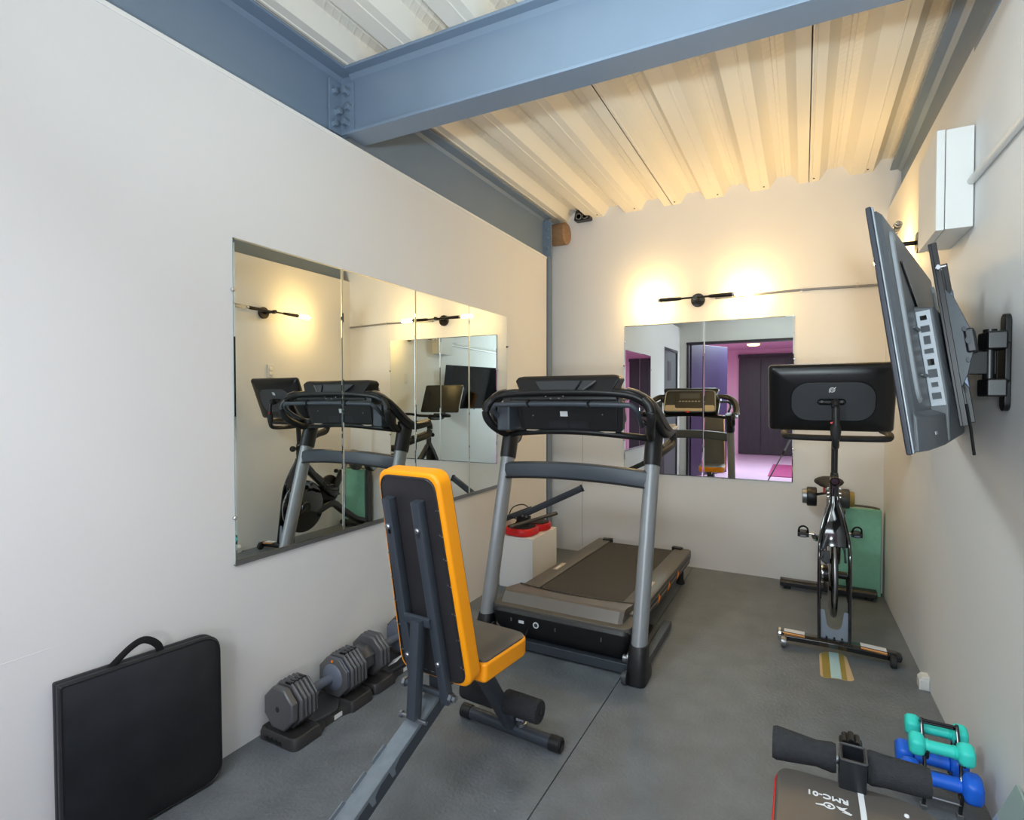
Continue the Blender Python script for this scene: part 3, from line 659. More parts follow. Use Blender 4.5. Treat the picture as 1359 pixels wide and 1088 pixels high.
# user-side face (seen in the back mirror)
FU = frame((0, .245, 1.30), (-1, 0, 0), (0, -.30, .954), (0, .954, .30))
uf = MB(FU); uf.prism(rpoly([(-.265, -.11), (.265, -.11), (.25, .115), (-.25, .115)], .03), -.09, .0, 'z')
uo = obj('console_face', uf, M_blackm, tm, bevel=.006)
rim = [(x, y, .003) for x, y in rpoly([(-.27, -.115), (.27, -.115), (.255, .118), (-.255, .118)], .04)]
obj('face_rim', MB(FU).tube(rim, .007, 8, closed=True), M_alu, uo)
obj('face_tray', MB(FU).prism(rpoly([(-.262, -.112), (.262, -.112), (.255, -.045), (-.255, -.045)], .02), -.01, .012, 'z'), M_beige, uo, bevel=.005)
obj('tablet_panel', MB(FU).prism(rrect(.30, .17, .02, 4, (.0, .005)), .0, .016, 'z'), M_black, uo, bevel=.004)
obj('lcd_window', MB(FU).prism(rrect(.21, .06, .006, 3, (0, .055)), .010, .018, 'z'), M_darkgrey, uo)
obj('lcd_glass', MB(FU).prism(rrect(.185, .045, .004, 3, (0, .055)), .012, .0188, 'z'), M_brace, uo)
obj('stop_key', MB(FU).box((.01, -.125, .02), (.035, .02, .012)), M_redled, uo, bevel=.003)
obj('button_row', (lambda b: [b.box((-.1 + i * .033, -.005, .0165), (.022, .01, .002)) for i in range(7)] and b)(MB(FU)), M_alu, uo)

# ================================================================== ORANGE ADJUSTABLE BENCH
ob = thing('weight_bench', 'folding weight bench with upright orange-edged black backrest and orange seat', 'bench', (-.992, 1.862, 0), R(-3.6))
# foot tube
ftb = obj('foot_tube', MB().cyl((-.205, 0, .03), (.17, 0, .03), .0245, 18), M_gun, ob)
for s, o_ in ((-1, .0), (1, -.037)): obj('end_cap', MB().lathe([(.02, s * .20 + o_), (.028, s * .202 + o_), (.028, s * .245 + o_), (.022, s * .25 + o_), (.016, s * .242 + o_)], 'x', (0, 0, .03), 18), M_black, ftb)
obj('front_leg', MB().tube([(-.01, -.005, .05), (-.03, -.21, .375)], 1, sec=rrect(.05, .05, .005, 2)), M_gun, ob)
obj('seat_bracket', MB().bb((-.055, -.44, .375), (.0, -.14, .425)), M_gun, ob, bevel=.003)
obj('hitch_bolt', MB().lathe([(.016, .02), (.016, .035), (.011, .035), (.011, .05)], 'x', (0, .0, .075), 6).lathe([(.02, .046), (.02, .062), (.008, .066)], 'z', (.035, .005, 0), 14), M_bolt, ob)
# ankle roller
for x0, x1 in ((-.195, -.045), (.0, .15)):
    ro = obj('foam_roller', MB().lathe([(.012, x0), (.040, x0), (.043, x0 + .006), (.0435, (x0 + x1) / 2), (.043, x1 - .006), (.040, x1), (.012, x1)], 'x', (0, -.055, .165), 22), M_foam, ob)
obj('roller_bar', MB().cyl((-.2, -.055, .165), (.153, -.055, .165), .0115, 14), M_black, ob)
# seat
FS = frame((-.003, -.268, .452), (1, 0, 0), (0, .998, -.05), (0, .05, .998))
sp = rpoly([(-.155, -.145), (.155, -.145), (.150, .145), (-.150, .145)], [.02, .02, .055, .055], 6)
so = obj('seat', MB(FS).prism(sp, -.03, .033, 'z'), M_orange, ob, bevel=.010, seg=3)
obj('seat_cover', MB(FS).loft([[(u * k, v * k, z) for u, v in sp] for k, z in ((.955, .032), (.955, .038), (.90, .042), (.5, .044))]), M_seat, so, label='black vinyl seat top')
# backrest: local plane frame, origin at bottom centre, u across, v up the pad, d toward the viewer
bo = Vector((-.0, -.475, .435)); topv = Vector((.0, -.130, .665)).normalized()
FB = frame(bo, (1, 0, 0), topv, Vector((1, 0, 0)).cross(topv))       # third axis points -y (toward camera)
bp_ = rpoly([(-.145, 0), (.145, 0), (.120, .685), (-.120, .685)], [.05, .05, .045, .045], 6)
bo_ = obj('backrest', MB(FB).prism(bp_, -.062, .0, 'z'), M_orange, ob, bevel=.012, seg=3)
cx_, cy_ = 0, .34
obj('front_cover', MB(FB).loft([[(u * k, cy_ + (v - cy_) * k2, z) for u, v in bp_] for k, k2, z in ((.93, .97, -.06), (.93, .97, -.066), (.6, .8, -.07))]), M_seat, bo_)
bpan = obj('back_panel', MB(FB).loft([[(u * .89, cy_ + (v - cy_) * .962, z) for u, v in bp_] for z in (-.004, .0035)]), M_vinyl, bo_, bevel=.002, label='black vinyl back face with staples')
obj('vinyl_welt', MB(FB).tube([(u * .865, cy_ + (v - cy_) * .952, .004) for u, v in bp_], .0022, 6, closed=True), M_blackm, bpan)
stp = MB(FB)
for s in (-1, 1):
    for v in (.08, .165, .25, .335, .42, .505, .58): stp.box((s * (.145 - .025 * v / .685) * .86, v + random.uniform(-.008, .008), .0042), (.014, .0032, .0016), rot=(0, 0, random.uniform(-.5, .2)))
for u in (-.06, -.03, 0, .03, .06): stp.box((u, .028, .0042), (.014, .0032, .0016), rot=(0, 0, random.uniform(-.3, .3)))
so_ = obj('staple', stp, M_bolt, bpan); so_['kind'] = 'stuff'
for s, u0, u1, v0, v1 in ((-1, -.066, -.067, -.005, .605), (1, .048, .057, -.05, .605)):
    rl_ = obj('support_tube', MB(FB).tube([(u1, v0, .019), (u0, v1, .019)], 1, sec=rrect(.032, .03, .004, 2), up=(0, 0, 1), M=None), M_gun, ob, bevel=0)
    for v in (.52, .09): obj('bolt', MB(FB).lathe([(.0085, .034), (.0085, .039), (.0055, .042)], 'z', (u0 + (u1 - u0) * (.6 - v) / .6, v, 0), 12), M_bolt, rl_)
    obj('washer_slot', MB(FB).box((u0, .507, .0343), (.01, .02, .001)), M_gloss, rl_)
obj('strut_plate', MB(FB).tube([(-.05, .225, .036), (.05, .225, .036)], 1, sec=rrect(.03, .012, .003, 2)), M_gun, ob)
# main rail sloping to the floor toward the camera, with notch plates
ra0, ra1 = Vector((-.02, -.44, .385)), Vector((-.02, -1.22, .02))
rd = (ra1 - ra0).normalized()
FR = frame(ra0, (1, 0, 0), rd, Vector((1, 0, 0)).cross(rd))
if FR.col[2][2] < 0: FR = frame(ra0, (1, 0, 0), rd, -Vector((1, 0, 0)).cross(rd))
RL = (ra1 - ra0).length
mr_ = obj('main_rail', MB(FR).bb((-.026, -.02, -.055), (.026, RL, 0)), M_gun, ob, bevel=.003)
jag = [(.19, .0)]
for k in range(6):
    v = .245 + k * .085
    jag += [(v, .003), (v + .030, .004), (v + .036, -.014), (v + .046, -.014), (v + .048, -.006)]
jag += [(.80, -.004), (.80, .003), (.19, .003)]
jag = [(v, -.004 if (i not in (0,) and d == 0) else d) for i, (v, d) in enumerate(jag)]
nt = MB(FR); nt.bb((-.0275, .03, 0), (.0275, .84, .003))
obj('lit_ladder_plate', nt, M_ladder, mr_)  # pale strip paints the light that the rail's top face reflects
tz = MB(FR)
obj('ladder_flange', MB(FR).bb((.0262, .03, -.008), (.0292, .84, .003)), M_ladder, mr_)
for k in range(6):
    v = .255 + k * .085
    obj('ladder_tooth', MB(FR).prism([(v - .03, -.007), (v + .020, -.007), (v + .018, -.034), (v + .004, -.037), (v + .0, -.018)], .0262, .0292, 'x'), M_ladder, mr_)
    obj('ladder_tooth', MB(FR).prism([(v - .035, .0), (v + .025, .0), (v + .022, .016), (v - .030, .016)], -.0292, -.0262, 'x'), M_ladder, mr_)
obj('rear_foot', MB().cyl((-.22, -1.215, .03), (.18, -1.215, .03), .0245, 16), M_gun, ob)
# prop strut from pad plate to rail
top_p = FB @ Vector((.010, .235, .045)); q_ = FR @ Vector((0.01, .125, .022))
stt = MB(); stt.tube([tuple(top_p), tuple(q_)], 1, sec=rrect(.034, .034, .003, 2), up=(1, 0, 0)); obj('prop_strut', stt, M_gun, ob)
obj('locking_pin', MB().cyl(tuple(q_ + Vector((-.05, .0, -.004))), tuple(q_ + Vector((.05, 0, -.004))), .006, 10).lathe([(.011, -.054), (.011, -.046)], 'x', tuple(q_ + Vector((0, 0, -.004))), 8), M_bolt, ob)
hp = FB @ Vector((0, -.03, .02))
obj('hinge_bar', MB().cyl(tuple(hp + Vector((-.11, 0, 0))), tuple(hp + Vector((.085, 0, 0))), .011, 14), M_gun, ob)
obj('hinge_nut', MB().lathe([(.015, .072), (.015, .082), (.01, .082), (.01, .094)], 'x', tuple(hp), 6).lathe([(.015, -.118), (.015, -.108)], 'x', tuple(hp), 6), M_bolt, ob)

# ================================================================== FOREGROUND BENCH (only its far end is in the picture)
fbn = thing('weight_bench', 'black weight bench with white RMC-01 lettering, cut off at the bottom edge', 'bench', (.10, 1.0, 0))
fp = rpoly([(-.147, .425), (.165, .425), (.165, -.75), (-.147, -.75)], [.04, .085, .02, .02], 7)
pd = obj('seat_pad', MB().prism(fp, .415, .455, 'z'), M_seat, fbn, bevel=.010, seg=3)
obj('side_piping', MB().tube([(u * 1.005, v * 1.002, .438) for u, v in fp], .003, 6, closed=True), M_red, pd, label='thin red side piping')
obj('white_stripe', MB().bb((.013, -.7, .4552), (.024, .412, .4562)), M_label, pd)
Mt = Matrix.Translation((-.046, .352, .4556)) @ Matrix.Rotation(PI, 4, 'Z')
obj('lettering', text_mb('RMC-01', .0205, Mt @ Matrix.Scale(1.15, 4, (1, 0, 0))), M_label, pd, label='white RMC-01 lettering', flat=True)
em = MB(Mt @ Matrix.Translation((-.012, .029, 0)) @ Matrix.Scale(.80, 4))
em.prism([(-.035, .006), (-.012, .004), (-.004, -.008), (-.018, -.006), (-.03, -.012), (-.022, .0)], 0, .0008, 'z')
em.prism([(-.036, .014), (-.016, .010), (-.026, .006), (-.040, .008)], 0, .0008, 'z')
em.prism([(.024, .0), (.044, .006), (.043, .009), (.022, .006)], 0, .0008, 'z')
em.tube([(.012 + .012 * math.cos(a), .0 + .010 * math.sin(a), .0004) for a in [2 * PI * i / 18 for i in range(18)]], .0018, 5, closed=True)
em.lathe([(.004, 0), (.004, .0008)], 'z', (.012, .001, 0), 10)
obj('emblem', em, M_label, pd, label='small white emblem under the lettering', flat=True)
obj('pad_stud', MB().lathe([(.005, .4545), (.004, .458), (.001, .459)], 'z', (.097, .366, 0), 10), M_label, pd)
obj('frame_rail', MB().bb((-.028, -.7, .355), (.028, .40, .414)), M_gun, fbn, bevel=.003)
FT = frame((.004, .462, .28), (1, 0, 0), (0, .975, .22), (0, -.22, .975))
rr_o = rrect(.052, .05, .004, 2); rr_i = rrect(.040, .038, .002, 2)
hol = MB(FT)
hol.loft([[(u, v, 0) for u, v in rr_o], [(u, v, .262) for u, v in rr_o], [(u, v, .262) for u, v in rr_i], [(u, v, .10) for u, v in rr_i]])
pst = obj('roller_post', hol, M_blackm, fbn)
obj('post_rim', MB(FT).tube([(u * .96, v * .96, .262) for u, v in rr_o], .0022, 6, closed=True), M_darkgrey, pst)
kn = MB(FT); kn.cyl((0, .025, .235), (0, .045, .235), .009, 12)
ks = MB(FT)
for i in range(8):
    a = 2 * PI * i / 8; ks.cyl((.017 * math.cos(a), .045, .235 + .017 * math.sin(a)), (.017 * math.cos(a), .072, .235 + .017 * math.sin(a)), .0065, 10)
ks.lathe([(.018, .045), (.018, .07), (.012, .074)], 'y', (0, 0, .235), 18)
obj('lock_knob', ks, M_black, fbn); obj('knob_stem', kn, M_bolt, fbn)
obj('post_arm', MB().bb((-.014, .38, .30), (.022, .44, .345)), M_gun, fbn, bevel=.003)
for x0, x1, r_ in ((-.158, -.026, .036), (.034, .150, .035)):
    pr_ = [(.013, x0), (r_ - .002, x0), (r_ + .001, x0 + .008), (r_ - .002, x0 + (x1 - x0) * .3), (r_ - .008 if x0 < 0 else r_ - .003, x0 + (x1 - x0) * .7), (r_ - .004, x1 - .008), (r_ - .006, x1), (.013, x1)]
    obj('foam_roller', MB().lathe(pr_, 'x', (0, .452, .488), 26), M_foam, fbn)
obj('roller_bar', MB().cyl((-.15, .452, .488), (.145, .452, .488), .011, 14), M_bolt, fbn)
for y in (.25, -.7):
    obj('leg', MB().bb((-.028, y - .025, .03), (.028, y + .025, .356)), M_gun, fbn, bevel=.003)
    obj('foot_tube', MB().cyl((-.22, y, .027), (.2, y, .027), .0245, 16), M_gun, fbn)

# ================================================================== ADJUSTABLE DUMBBELLS AND TRAYS
def octo(r, n=8, fl=1.0): return [(r * math.cos(PI / 8 + 2 * PI * i / 8) , r * math.sin(PI / 8 + 2 * PI * i / 8) * fl) for i in range(8)]
def tray(label, x, y0, L=.43):
    t = thing('dumbbell_tray', label, 'tray', (x, y0 + L / 2, 0), 0, 'adjustable dumbbell trays')
    m = MB(); h = L / 2
    for s in (-1, 1):
        o_ = rpoly([(-.105, s * (h - .135)), (.105, s * (h - .135)), (.105, s * h), (-.105, s * h)], [.012, .012, .03, .03])
        m.loft([[(u, v, z) for u, v in [(a * k, s * (h - .07) + (b - s * (h - .07)) * k) for a, b in o_]] for z, k in ((0, 1), (.026, 1.0), (.042, .94), (.045, .89), (.036, .78))])
    m.prism(rpoly([(-.082, -h + .12), (.078, -h + .12), (.078, h - .12), (-.082, h - .12)], .004), 0, .026, 'z')
    for s in (-1, 1): m.hexa([(-.080, s * (h - .17), .0), (.080, s * (h - .17), .0), (-.098, s * (h - .125), .0), (.098, s * (h - .125), .0), (-.080, s * (h - .17), .026), (.080, s * (h - .17), .026), (-.098, s * (h - .125), .038), (.098, s * (h - .125), .038)])
    ob_ = obj('tray_body', m, M_tray, t, bevel=.003)
    obj('lock_plate', MB().prism(rpoly([(-.07, -.075), (.062, -.085), (.072, .03), (.02, .09), (-.07, .09)], .02), .026, .040, 'z'), M_darkgrey, t, bevel=.003)
    obj('data_label', MB().box((.0795, .03, .014), (.002, .05, .018)), M_label, t)
    obj('grip_slot', MB().prism([(-.065, .006), (-.065, .018), (-.045, .025), (-.035, .018), (-.02, .025), (-.01, .018), (.005, .025), (.015, .018), (.028, .024), (.034, .006)], -h - .0012, -h + .004, 'y'), M_gloss, t)
    return t
def plates(mb_list): pass
def dumbbell(label, x, yc, z, spec):
    """spec: list of (y0, y1, radius, material, name) along local y"""
    t = thing('dumbbell', label, 'dumbbell', (x, yc, z - .09), 0, 'adjustable dumbbells')
    Z = .09
    h = MB(); h.lathe([(.0165, -.15), (.0165, -.09), (.02, -.07), (.0185, -.05), (.019, 0), (.0185, .05), (.02, .07), (.0165, .09), (.0165, .15)], 'y', (0, 0, Z), 20)
    obj('grip', h, M_handle, t)
    for y0, y1, r, m, nm in spec:
        e = (y1 - y0); g = min(.006, e * .3)
        mb = MB(); mb.loft([[(u * k, y, Z + v * k) for u, v in octo(r)] for y, k in ((y0, .93), (y0 + g, 1), (y1 - g, 1), (y1, .93))])
        po = obj(nm, mb, m, t, bevel=.004)
    return t
def discs(y0, n, r, th, step, m=None):
    return [(y0 + i * step, y0 + i * step + th, r, M_plate, 'weight_plate') for i in range(n)]
tray('black tray under the adjustable dumbbell nearest the camera', -1.762, 1.378, .43)
tray('black tray under the far adjustable dumbbell, behind the orange bench', -1.768, 1.822, .43)
d1_ = [(-.206, -.172, .086, M_plate2, 'end_plate')] + discs(-.168, 4, .094, .017, .019) + [(-.092, -.080, .090, M_plate2, 'inner_plate')]
d1_ += [(.070, .082, .088, M_plate2, 'inner_plate'), (.083, .095, .084, M_handle, 'dial_ring')] + discs(.098, 5, .094, .017, .0195) 
da = dumbbell('adjustable dumbbell in the tray nearest the camera', -1.762, 1.593, .134, d1_)
obj('end_screw', MB().lathe([(.010, -.2075), (.010, -.2055)], 'y', (0, 0, .09), 12), M_gloss, da)
obj('dial_face', MB().lathe([(.022, .056), (.05, .064), (.056, .07), (.05, .0705)], 'y', (0, 0, .09), 24), M_handle, da)
obj('dial_mark', MB().lathe([(.006, .0695), (.006, .066)], 'y', (0.0, 0, .09 + .068), 10), M_orangeacc, da)
for yy in (-.13, .15):
    q0 = obj('selector_window', MB().box((.012, yy, .09 + .086), (.03, .075, .006)), M_gloss, da)
    obj('selector_teeth', (lambda b: [b.box((.012, yy - .03 + k * .02, .09 + .0895), (.026, .008, .004)) for k in range(4)] and b)(MB()), M_darkgrey, q0)
d2_ = [(-.222, -.150, .062, M_plate, 'end_plate'), (-.148, -.128, .098, M_plate, 'weight_plate'), (-.126, -.106, .100, M_plate, 'weight_plate'), (-.104, -.086, .098, M_plate, 'weight_plate')]
d2_ += [(.075, .090, .084, M_handle, 'dial_ring')] + discs(.092, 5, .096, .017, .0195)
db_ = dumbbell('adjustable dumbbell in the far tray with a small octagonal end plate', -1.768, 2.022, .140, d2_)
obj('data_card', MB().box((.07, -.03, .03), (.06, .05, .004), rot=(.2, -.6, 0)), M_label, db_)

# ================================================================== FOLDED BLACK TABLE against the left wall
ft = thing('folded_table', 'folded black plastic table with fabric handle leaning on the left wall', 'table', (-1.806, .952, 0))
ex_ = Vector((.036, .43, 0)).normalized(); ey_ = Vector((-.014, 0, 1)).normalized(); ez_ = ex_.cross(ey_)
FTb = frame((0, 0, .003), ex_, ey_, ez_)   # x along wall, y up, z into the room
tp = rpoly([(-.232, 0), (.222, 0), (.222, .508), (-.232, .520)], [.004, .062, .062, .006], 7)
for z0, z1 in ((-.003, .020), (-.029, -.006)):
    le = obj('table_leaf', MB(FTb).loft([[(u * k, .254 + (v - .254) * k, z) for u, v in tp] for z, k in ((z0, .985), (z0 + .004, 1), (z1 - .006, 1), (z1, .978))]), M_table, ft, ang=50)
obj('hinge_core', MB(FTb).prism(rrect(.42, .47, .03, 4, (0, .255)), -.007, -.002, 'z'), M_gloss, ft)
obj('rim_ridge', MB(FTb).tube([(u * .975, .254 + (v - .254) * .975, .019) for u, v in tp], .003, 6, closed=True), M_black, ft)
obj('carry_handle', MB(FTb).tube(smooth_path([(-.115, .500, -.006), (-.095, .514, -.006), (-.050, .552, .0), (-.018, .566, .004), (.008, .556, .004), (.032, .530, .0), (.040, .500, -.006)], 5), .011, 8, flat=.2, up=(0, 0, 1)), M_strap, ft)

# ================================================================== PLINTH + RED STEPPER
pl = thing('plinth', 'plain white box plinth in the far left corner behind the treadmill', 'plinth', (-1.765, 3.62, 0))
pb = obj('body', MB().bb((-.125, -.284, 0), (.138, .125, .349)), M_plinth, pl, bevel=.002)
obj('top_board', MB().bb((-.125, -.284, .3495), (.138, .125, .359)), M_plinth, pl, bevel=.001)
stp_ = thing('stepper', 'red and black mini stepper with steel bars lying on the white plinth', 'stepper', (-1.765, 3.51, .3595))
for nm, x, y, wd_, ln in (('pedal', -.005, -.06, .22, .22), ('pedal', .045, .125, .16, .19)):
    p_ = obj(nm, MB(Matrix.Translation((x, y, 0)) @ Matrix.Rotation(R(-6), 4, 'Z')).loft([[(u * k, v * k, z) for u, v in rrect(wd_, ln, .08, 8)] for z, k in ((.002, .92), (.008, 1), (.042, 1), (.052, .93))]), M_red, stp_, ang=50)
    obj('tread_pad', MB(Matrix.Translation((x, y, 0)) @ Matrix.Rotation(R(-6), 4, 'Z')).prism(rrect(wd_ * .8, ln * .82, .06, 7), .05, .058, 'z'), M_rubber, p_, bevel=.002)
obj('hub', MB().lathe([(.05, .05), (.055, .07), (.04, .115), (.02, .12)], 'z', (-.03, .02, 0), 16).box((-.02, .0, .09), (.09, .06, .05)), M_black, stp_, bevel=.003)
obj('bar', MB().tube([(-.06, -.02, .105), (.40, .07, .338)], 1, sec=rrect(.022, .045, .003, 2)), M_gun, stp_)
obj('bar', MB().tube([(-.02, -.205, .075), (.175, .15, .125)], .0135, 12), M_darkgrey, stp_)
obj('bar', MB().tube([(-.115, -.13, .105), (.03, .03, .165)], 1, sec=rrect(.014, .04, .003, 2)), M_gun, stp_)
obj('bar_cap', MB().tube([(.398, .0695, .337), (.408, .0715, .342)], 1, sec=rrect(.026, .05, .003, 2)), M_black, stp_)
obj('cable', MB().tube(smooth_path([(-.12, -.06, .1), (-.1, -.02, .17), (-.04, .03, .19), (0, .05, .15), (-.03, .02, .1)], 6), .004, 8).tube(smooth_path([(-.11, -.09, .09), (-.08, -.1, .12), (-.03, -.08, .1), (-.06, -.05, .07)], 6), .004, 8), M_strap, stp_)
obj('hub_bolt', MB().lathe([(.008, .0), (.008, .014)], 'z', (.02, -.035, .112), 10).lathe([(.007, .0), (.007, .012)], 'z', (-.015, -.03, .114), 10), M_bolt, stp_)

# ================================================================== EXERCISE BIKE (screen and handlebar toward the camera)
bk_ = thing('exercise_bike', 'glossy black exercise bike with large screen turned away, by the right wall', 'exercise bike', (.152, 3.75, 0))
# front stabiliser
fsx = [-.25, -.18, -.05, .1, .2, .272]
ff = obj('front_stabilizer', MB().loft([[(x, -.5 + .012 * (x / .25) ** 2 + dy, zc + dz) for dy, dz in ((-.034, -.018), (-.036, .006), (-.02, .02), (.02, .02), (.036, .006), (.034, -.018))] for x, zc in zip(fsx, (.05, .054, .058, .054, .048, .042))]), M_gloss, bk_, bevel=.004)
for x0, x1 in ((-.232, -.135), (.115, .225)):
    obj('foot_label_glint', MB().box(((x0 + x1) / 2, -.495, .0785 if x0 < 0 else .071), (x1 - x0, .036, .004), rot=(0, .02 if x0 < 0 else .06, 0)), M_label, ff)  # pale patches: highlights on the glossy bar painted together with the label
    obj('foot_glint_edge', MB().box(((x0 + x1) / 2, -.5235, .069 if x0 < 0 else .061), (x1 - x0, .008, .016), rot=(.6, .02 if x0 < 0 else .06, 0)), M_amber, ff)  # warm front edge of the same painted highlight
obj('foot_ring', MB().lathe([(.026, -.262), (.032, -.258), (.032, -.246), (.026, -.244)], 'x', (0, -.5, .058), 20), M_chrome, ff)
obj('end_cap', MB().box((.272, -.5, .045), (.03, .062, .032), rot=(0, .25, 0)).box((-.252, -.5, .056), (.02, .05, .04)), M_black, ff, bevel=.008)
for x in (-.232, .25):
    obj('transport_wheel', MB().lathe([(.008, x - .014), (.027, x - .012), (.029, x), (.027, x + .012), (.008, x + .014)], 'x', (0, -.535, .03), 18), M_alu if x < 0 else M_rubber, ff)
# fork legs
for s in (-1, 1):
    pth = [(s * .068, -.485, .06), (s * .070, -.45, .30), (s * .070, -.42, .50), (s * .064, -.395, .585), (s * .045, -.36, .68), (s * .022, -.33, .755), (s * .016, -.32, .79)]
    obj('fork_leg', MB().tube(smooth_path(pth, 5), 1, sec=rrect(.016, .06, .005, 2), up=(0, 1, 0)), M_gloss, bk_)
obj('fork_crown', MB().loft([[(a, b_ + y, z) for a, b_ in rrect(w_, d_, .018, 4)] for z, w_, d_, y in ((.54, .132, .06, -.40), (.60, .124, .07, -.385), (.68, .084, .08, -.355), (.75, .048, .07, -.33), (.80, .042, .055, -.32))]), M_gloss, bk_, bevel=.004)
ub = rpoly([(-.062, .0), (.062, .0), (.062, .155), (.044, .155), (.030, .06), (-.030, .06), (-.044, .155), (-.062, .155)], [.012, .012, .008, .01, .05, .05, .01, .008], 6)
M_brk = mat('grey_bracket', (128, 138, 150), .4)
obj('foot_bracket', MB(frame((0, -.496, .065), (1, 0, 0), (0, .1, .995), (0, -.995, .1))).prism(ub, -.004, .004, 'z'), M_brk, bk_)
obj('bracket_screw', (lambda b: [b.lathe([(.005, .0), (.005, .006)], 'y', (x, -.508, .085), 8) for x in (-.035, 0, .035)] and b)(MB()), M_boltdark, bk_)
# flywheel
fw = obj('flywheel', MB().lathe([(.02, -.028), (.19, -.024), (.205, -.016), (.226, -.014), (.232, -.006), (.232, .010), (.226, .016), (.205, .016), (.19, .008), (.02, .012)], 'x', (0, -.28, .36), 48), M_gloss, bk_, ang=50)
obj('rim_line', MB().lathe([(.2325, -.004), (.2335, -.002), (.2335, .004), (.2325, .006)], 'x', (0, -.28, .36), 48), M_alu, fw)
obj('hub', MB().lathe([(.042, -.066), (.046, -.062), (.046, -.022)], 'x', (0, -.30, .36), 24).lathe([(.02, .01), (.02, .066)], 'x', (0, -.30, .36), 18), M_black, fw)
obj('hub_ring', MB().lathe([(.0465, -.056), (.0475, -.054), (.0475, -.046), (.0465, -.044)], 'x', (0, -.3, .36), 24), M_chrome, fw)
obj('brake_caliper', MB().tube(smooth_path([(-.03, -.41, .60), (-.05, -.43, .54), (-.055, -.44, .48), (-.03, -.45, .455)], 5), .011, 10).box((-.036, -.45, .49), (.03, .03, .06)).tube([(.02, -.41, .58), (.045, -.42, .53), (.052, -.42, .46)], .007, 8), M_darkgrey, bk_, bevel=.003)
obj('fork_stay', MB().tube([(-.066, -.46, .27), (-.068, -.30, .36)], .009, 8).tube([(.066, -.46, .27), (.068, -.30, .36)], .009, 8), M_black, bk_)
# main frame
obj('main_frame', MB().loft([[(a, b_ + y, z) for a, b_ in rrect(w_, d_, .02, 4)] for z, w_, d_, y in ((.78, .042, .08, -.30), (.66, .05, .10, -.20), (.56, .05, .12, -.08), (.47, .055, .14, .03), (.40, .055, .13, .10))]), M_gloss, bk_, bevel=.006)
obj('lower_frame', MB().tube(smooth_path([(0, -.28, .30), (.0, -.12, .29), (0, .06, .33), (0, .20, .24), (0, .38, .12), (0, .5, .07)], 5), 1, sec=rrect(.05, .07, .018, 4)), M_gloss, bk_)
obj('seat_tube', MB().tube([(0, .06, .40), (0, .20, .62)], .028, 16, flat=1.35, up=(0, 1, 0)), M_gloss, bk_)
obj('belt_cover', MB().lathe([(.06, .022), (.13, .026), (.14, .034), (.13, .048), (.05, .052)], 'x', (0, .06, .46), 36), M_lampm, bk_)
sp_ = obj('seat_post', MB().tube([(0, .17, .57), (0, .255, .705)], .017, 14, flat=1.4, up=(0, 1, 0)), M_alu, bk_)
obj('seat_slider', MB().box((0, .29, .712), (.03, .20, .022)), M_black, sp_, bevel=.004)
obj('adjust_knob', MB().lathe([(.01, 0), (.01, .03), (.02, .034), (.02, .055), (.014, .06)], 'x', (.024, .19, .62), 14), M_black, sp_)
sad = []
for y, w_, z, h in ((.13, .022, .770, .02), (.18, .030, .772, .028), (.25, .065, .772, .042), (.31, .140, .777, .064), (.36, .172, .782, .072), (.39, .155, .780, .062), (.405, .09, .774, .04)):
    sad.append([(w_ * .5 * math.cos(2 * PI * k / 16), y, z + h * .5 * math.sin(2 * PI * k / 16)) for k in range(16)])
obj('saddle', MB().loft(sad), M_rubber, bk_, ang=60)
obj('saddle_rail', MB().tube([(-.02, .2, .757), (-.022, .3, .722), (-.022, .36, .755)], .0045, 8).tube([(.02, .2, .757), (.022, .3, .722), (.022, .36, .755)], .0045, 8), M_alu, bk_)
# weight holders behind the saddle
for s in (-1, 1):
    hx = s * .095
    ho = obj('weight_holder', MB().tube([(s * .01, .40, .70), (s * .05, .47, .68), (hx, .49, .665)], .009, 8).lathe([(.062, -.030), (.066, -.022), (.066, .022), (.062, .030)], 'x', (hx, .50, .655), 20), M_black if s < 0 else M_darkgrey, bk_)
    obj('holder_cup', MB().lathe([(.045, hx + s * .02), (.052, hx + s * .024), (.05, hx + s * .055), (.044, hx + s * .058)], 'x', (0, .50, .655), 20), M_alu if s < 0 else M_olive, ho)
obj('red_tag', MB().box((-.026, .30, .745), (.016, .004, .06)), M_red, bk_)
# cranks and pedals
obj('crank', MB().tube([(-.07, .06, .47), (-.085, -.02, .485), (-.09, -.10, .515)], .012, 10, flat=1.5).tube([(.07, .06, .46), (.085, .12, .47), (.09, .20, .485)], .012, 10, flat=1.5).cyl((-.075, .06, .465), (.075, .06, .465), .016, 14), M_gloss, bk_)
for s, y, z in ((-1, -.10, .525), (1, .20, .487)):
    p_ = obj('pedal', MB().bb((s * .115, y - .045, z - .012), (s * .175, y - .030, z + .012)).bb((s * .115, y + .030, z - .012), (s * .175, y + .045, z + .012)).bb((s * .128, y - .04, z - .016), (s * .162, y + .04, z + .016)), M_black, bk_, bevel=.004)
    obj('pedal_axle', MB().cyl((s * .088, y, z), (s * .12, y, z), .007, 10), M_chrome, p_)
    obj('toe_cage', MB().tube(smooth_path([(s * .12, y - .03, z + .012), (s * .125, y - .06, z + .045), (s * .145, y - .07, z + .058), (s * .165, y - .06, z + .045), (s * .17, y - .03, z + .012)], 5), .005, 8), M_strap, p_)
    obj('pedal_plate', MB().box((s * .145, y - .047, z - .004), (.03, .004, .01)), M_chrome, p_)
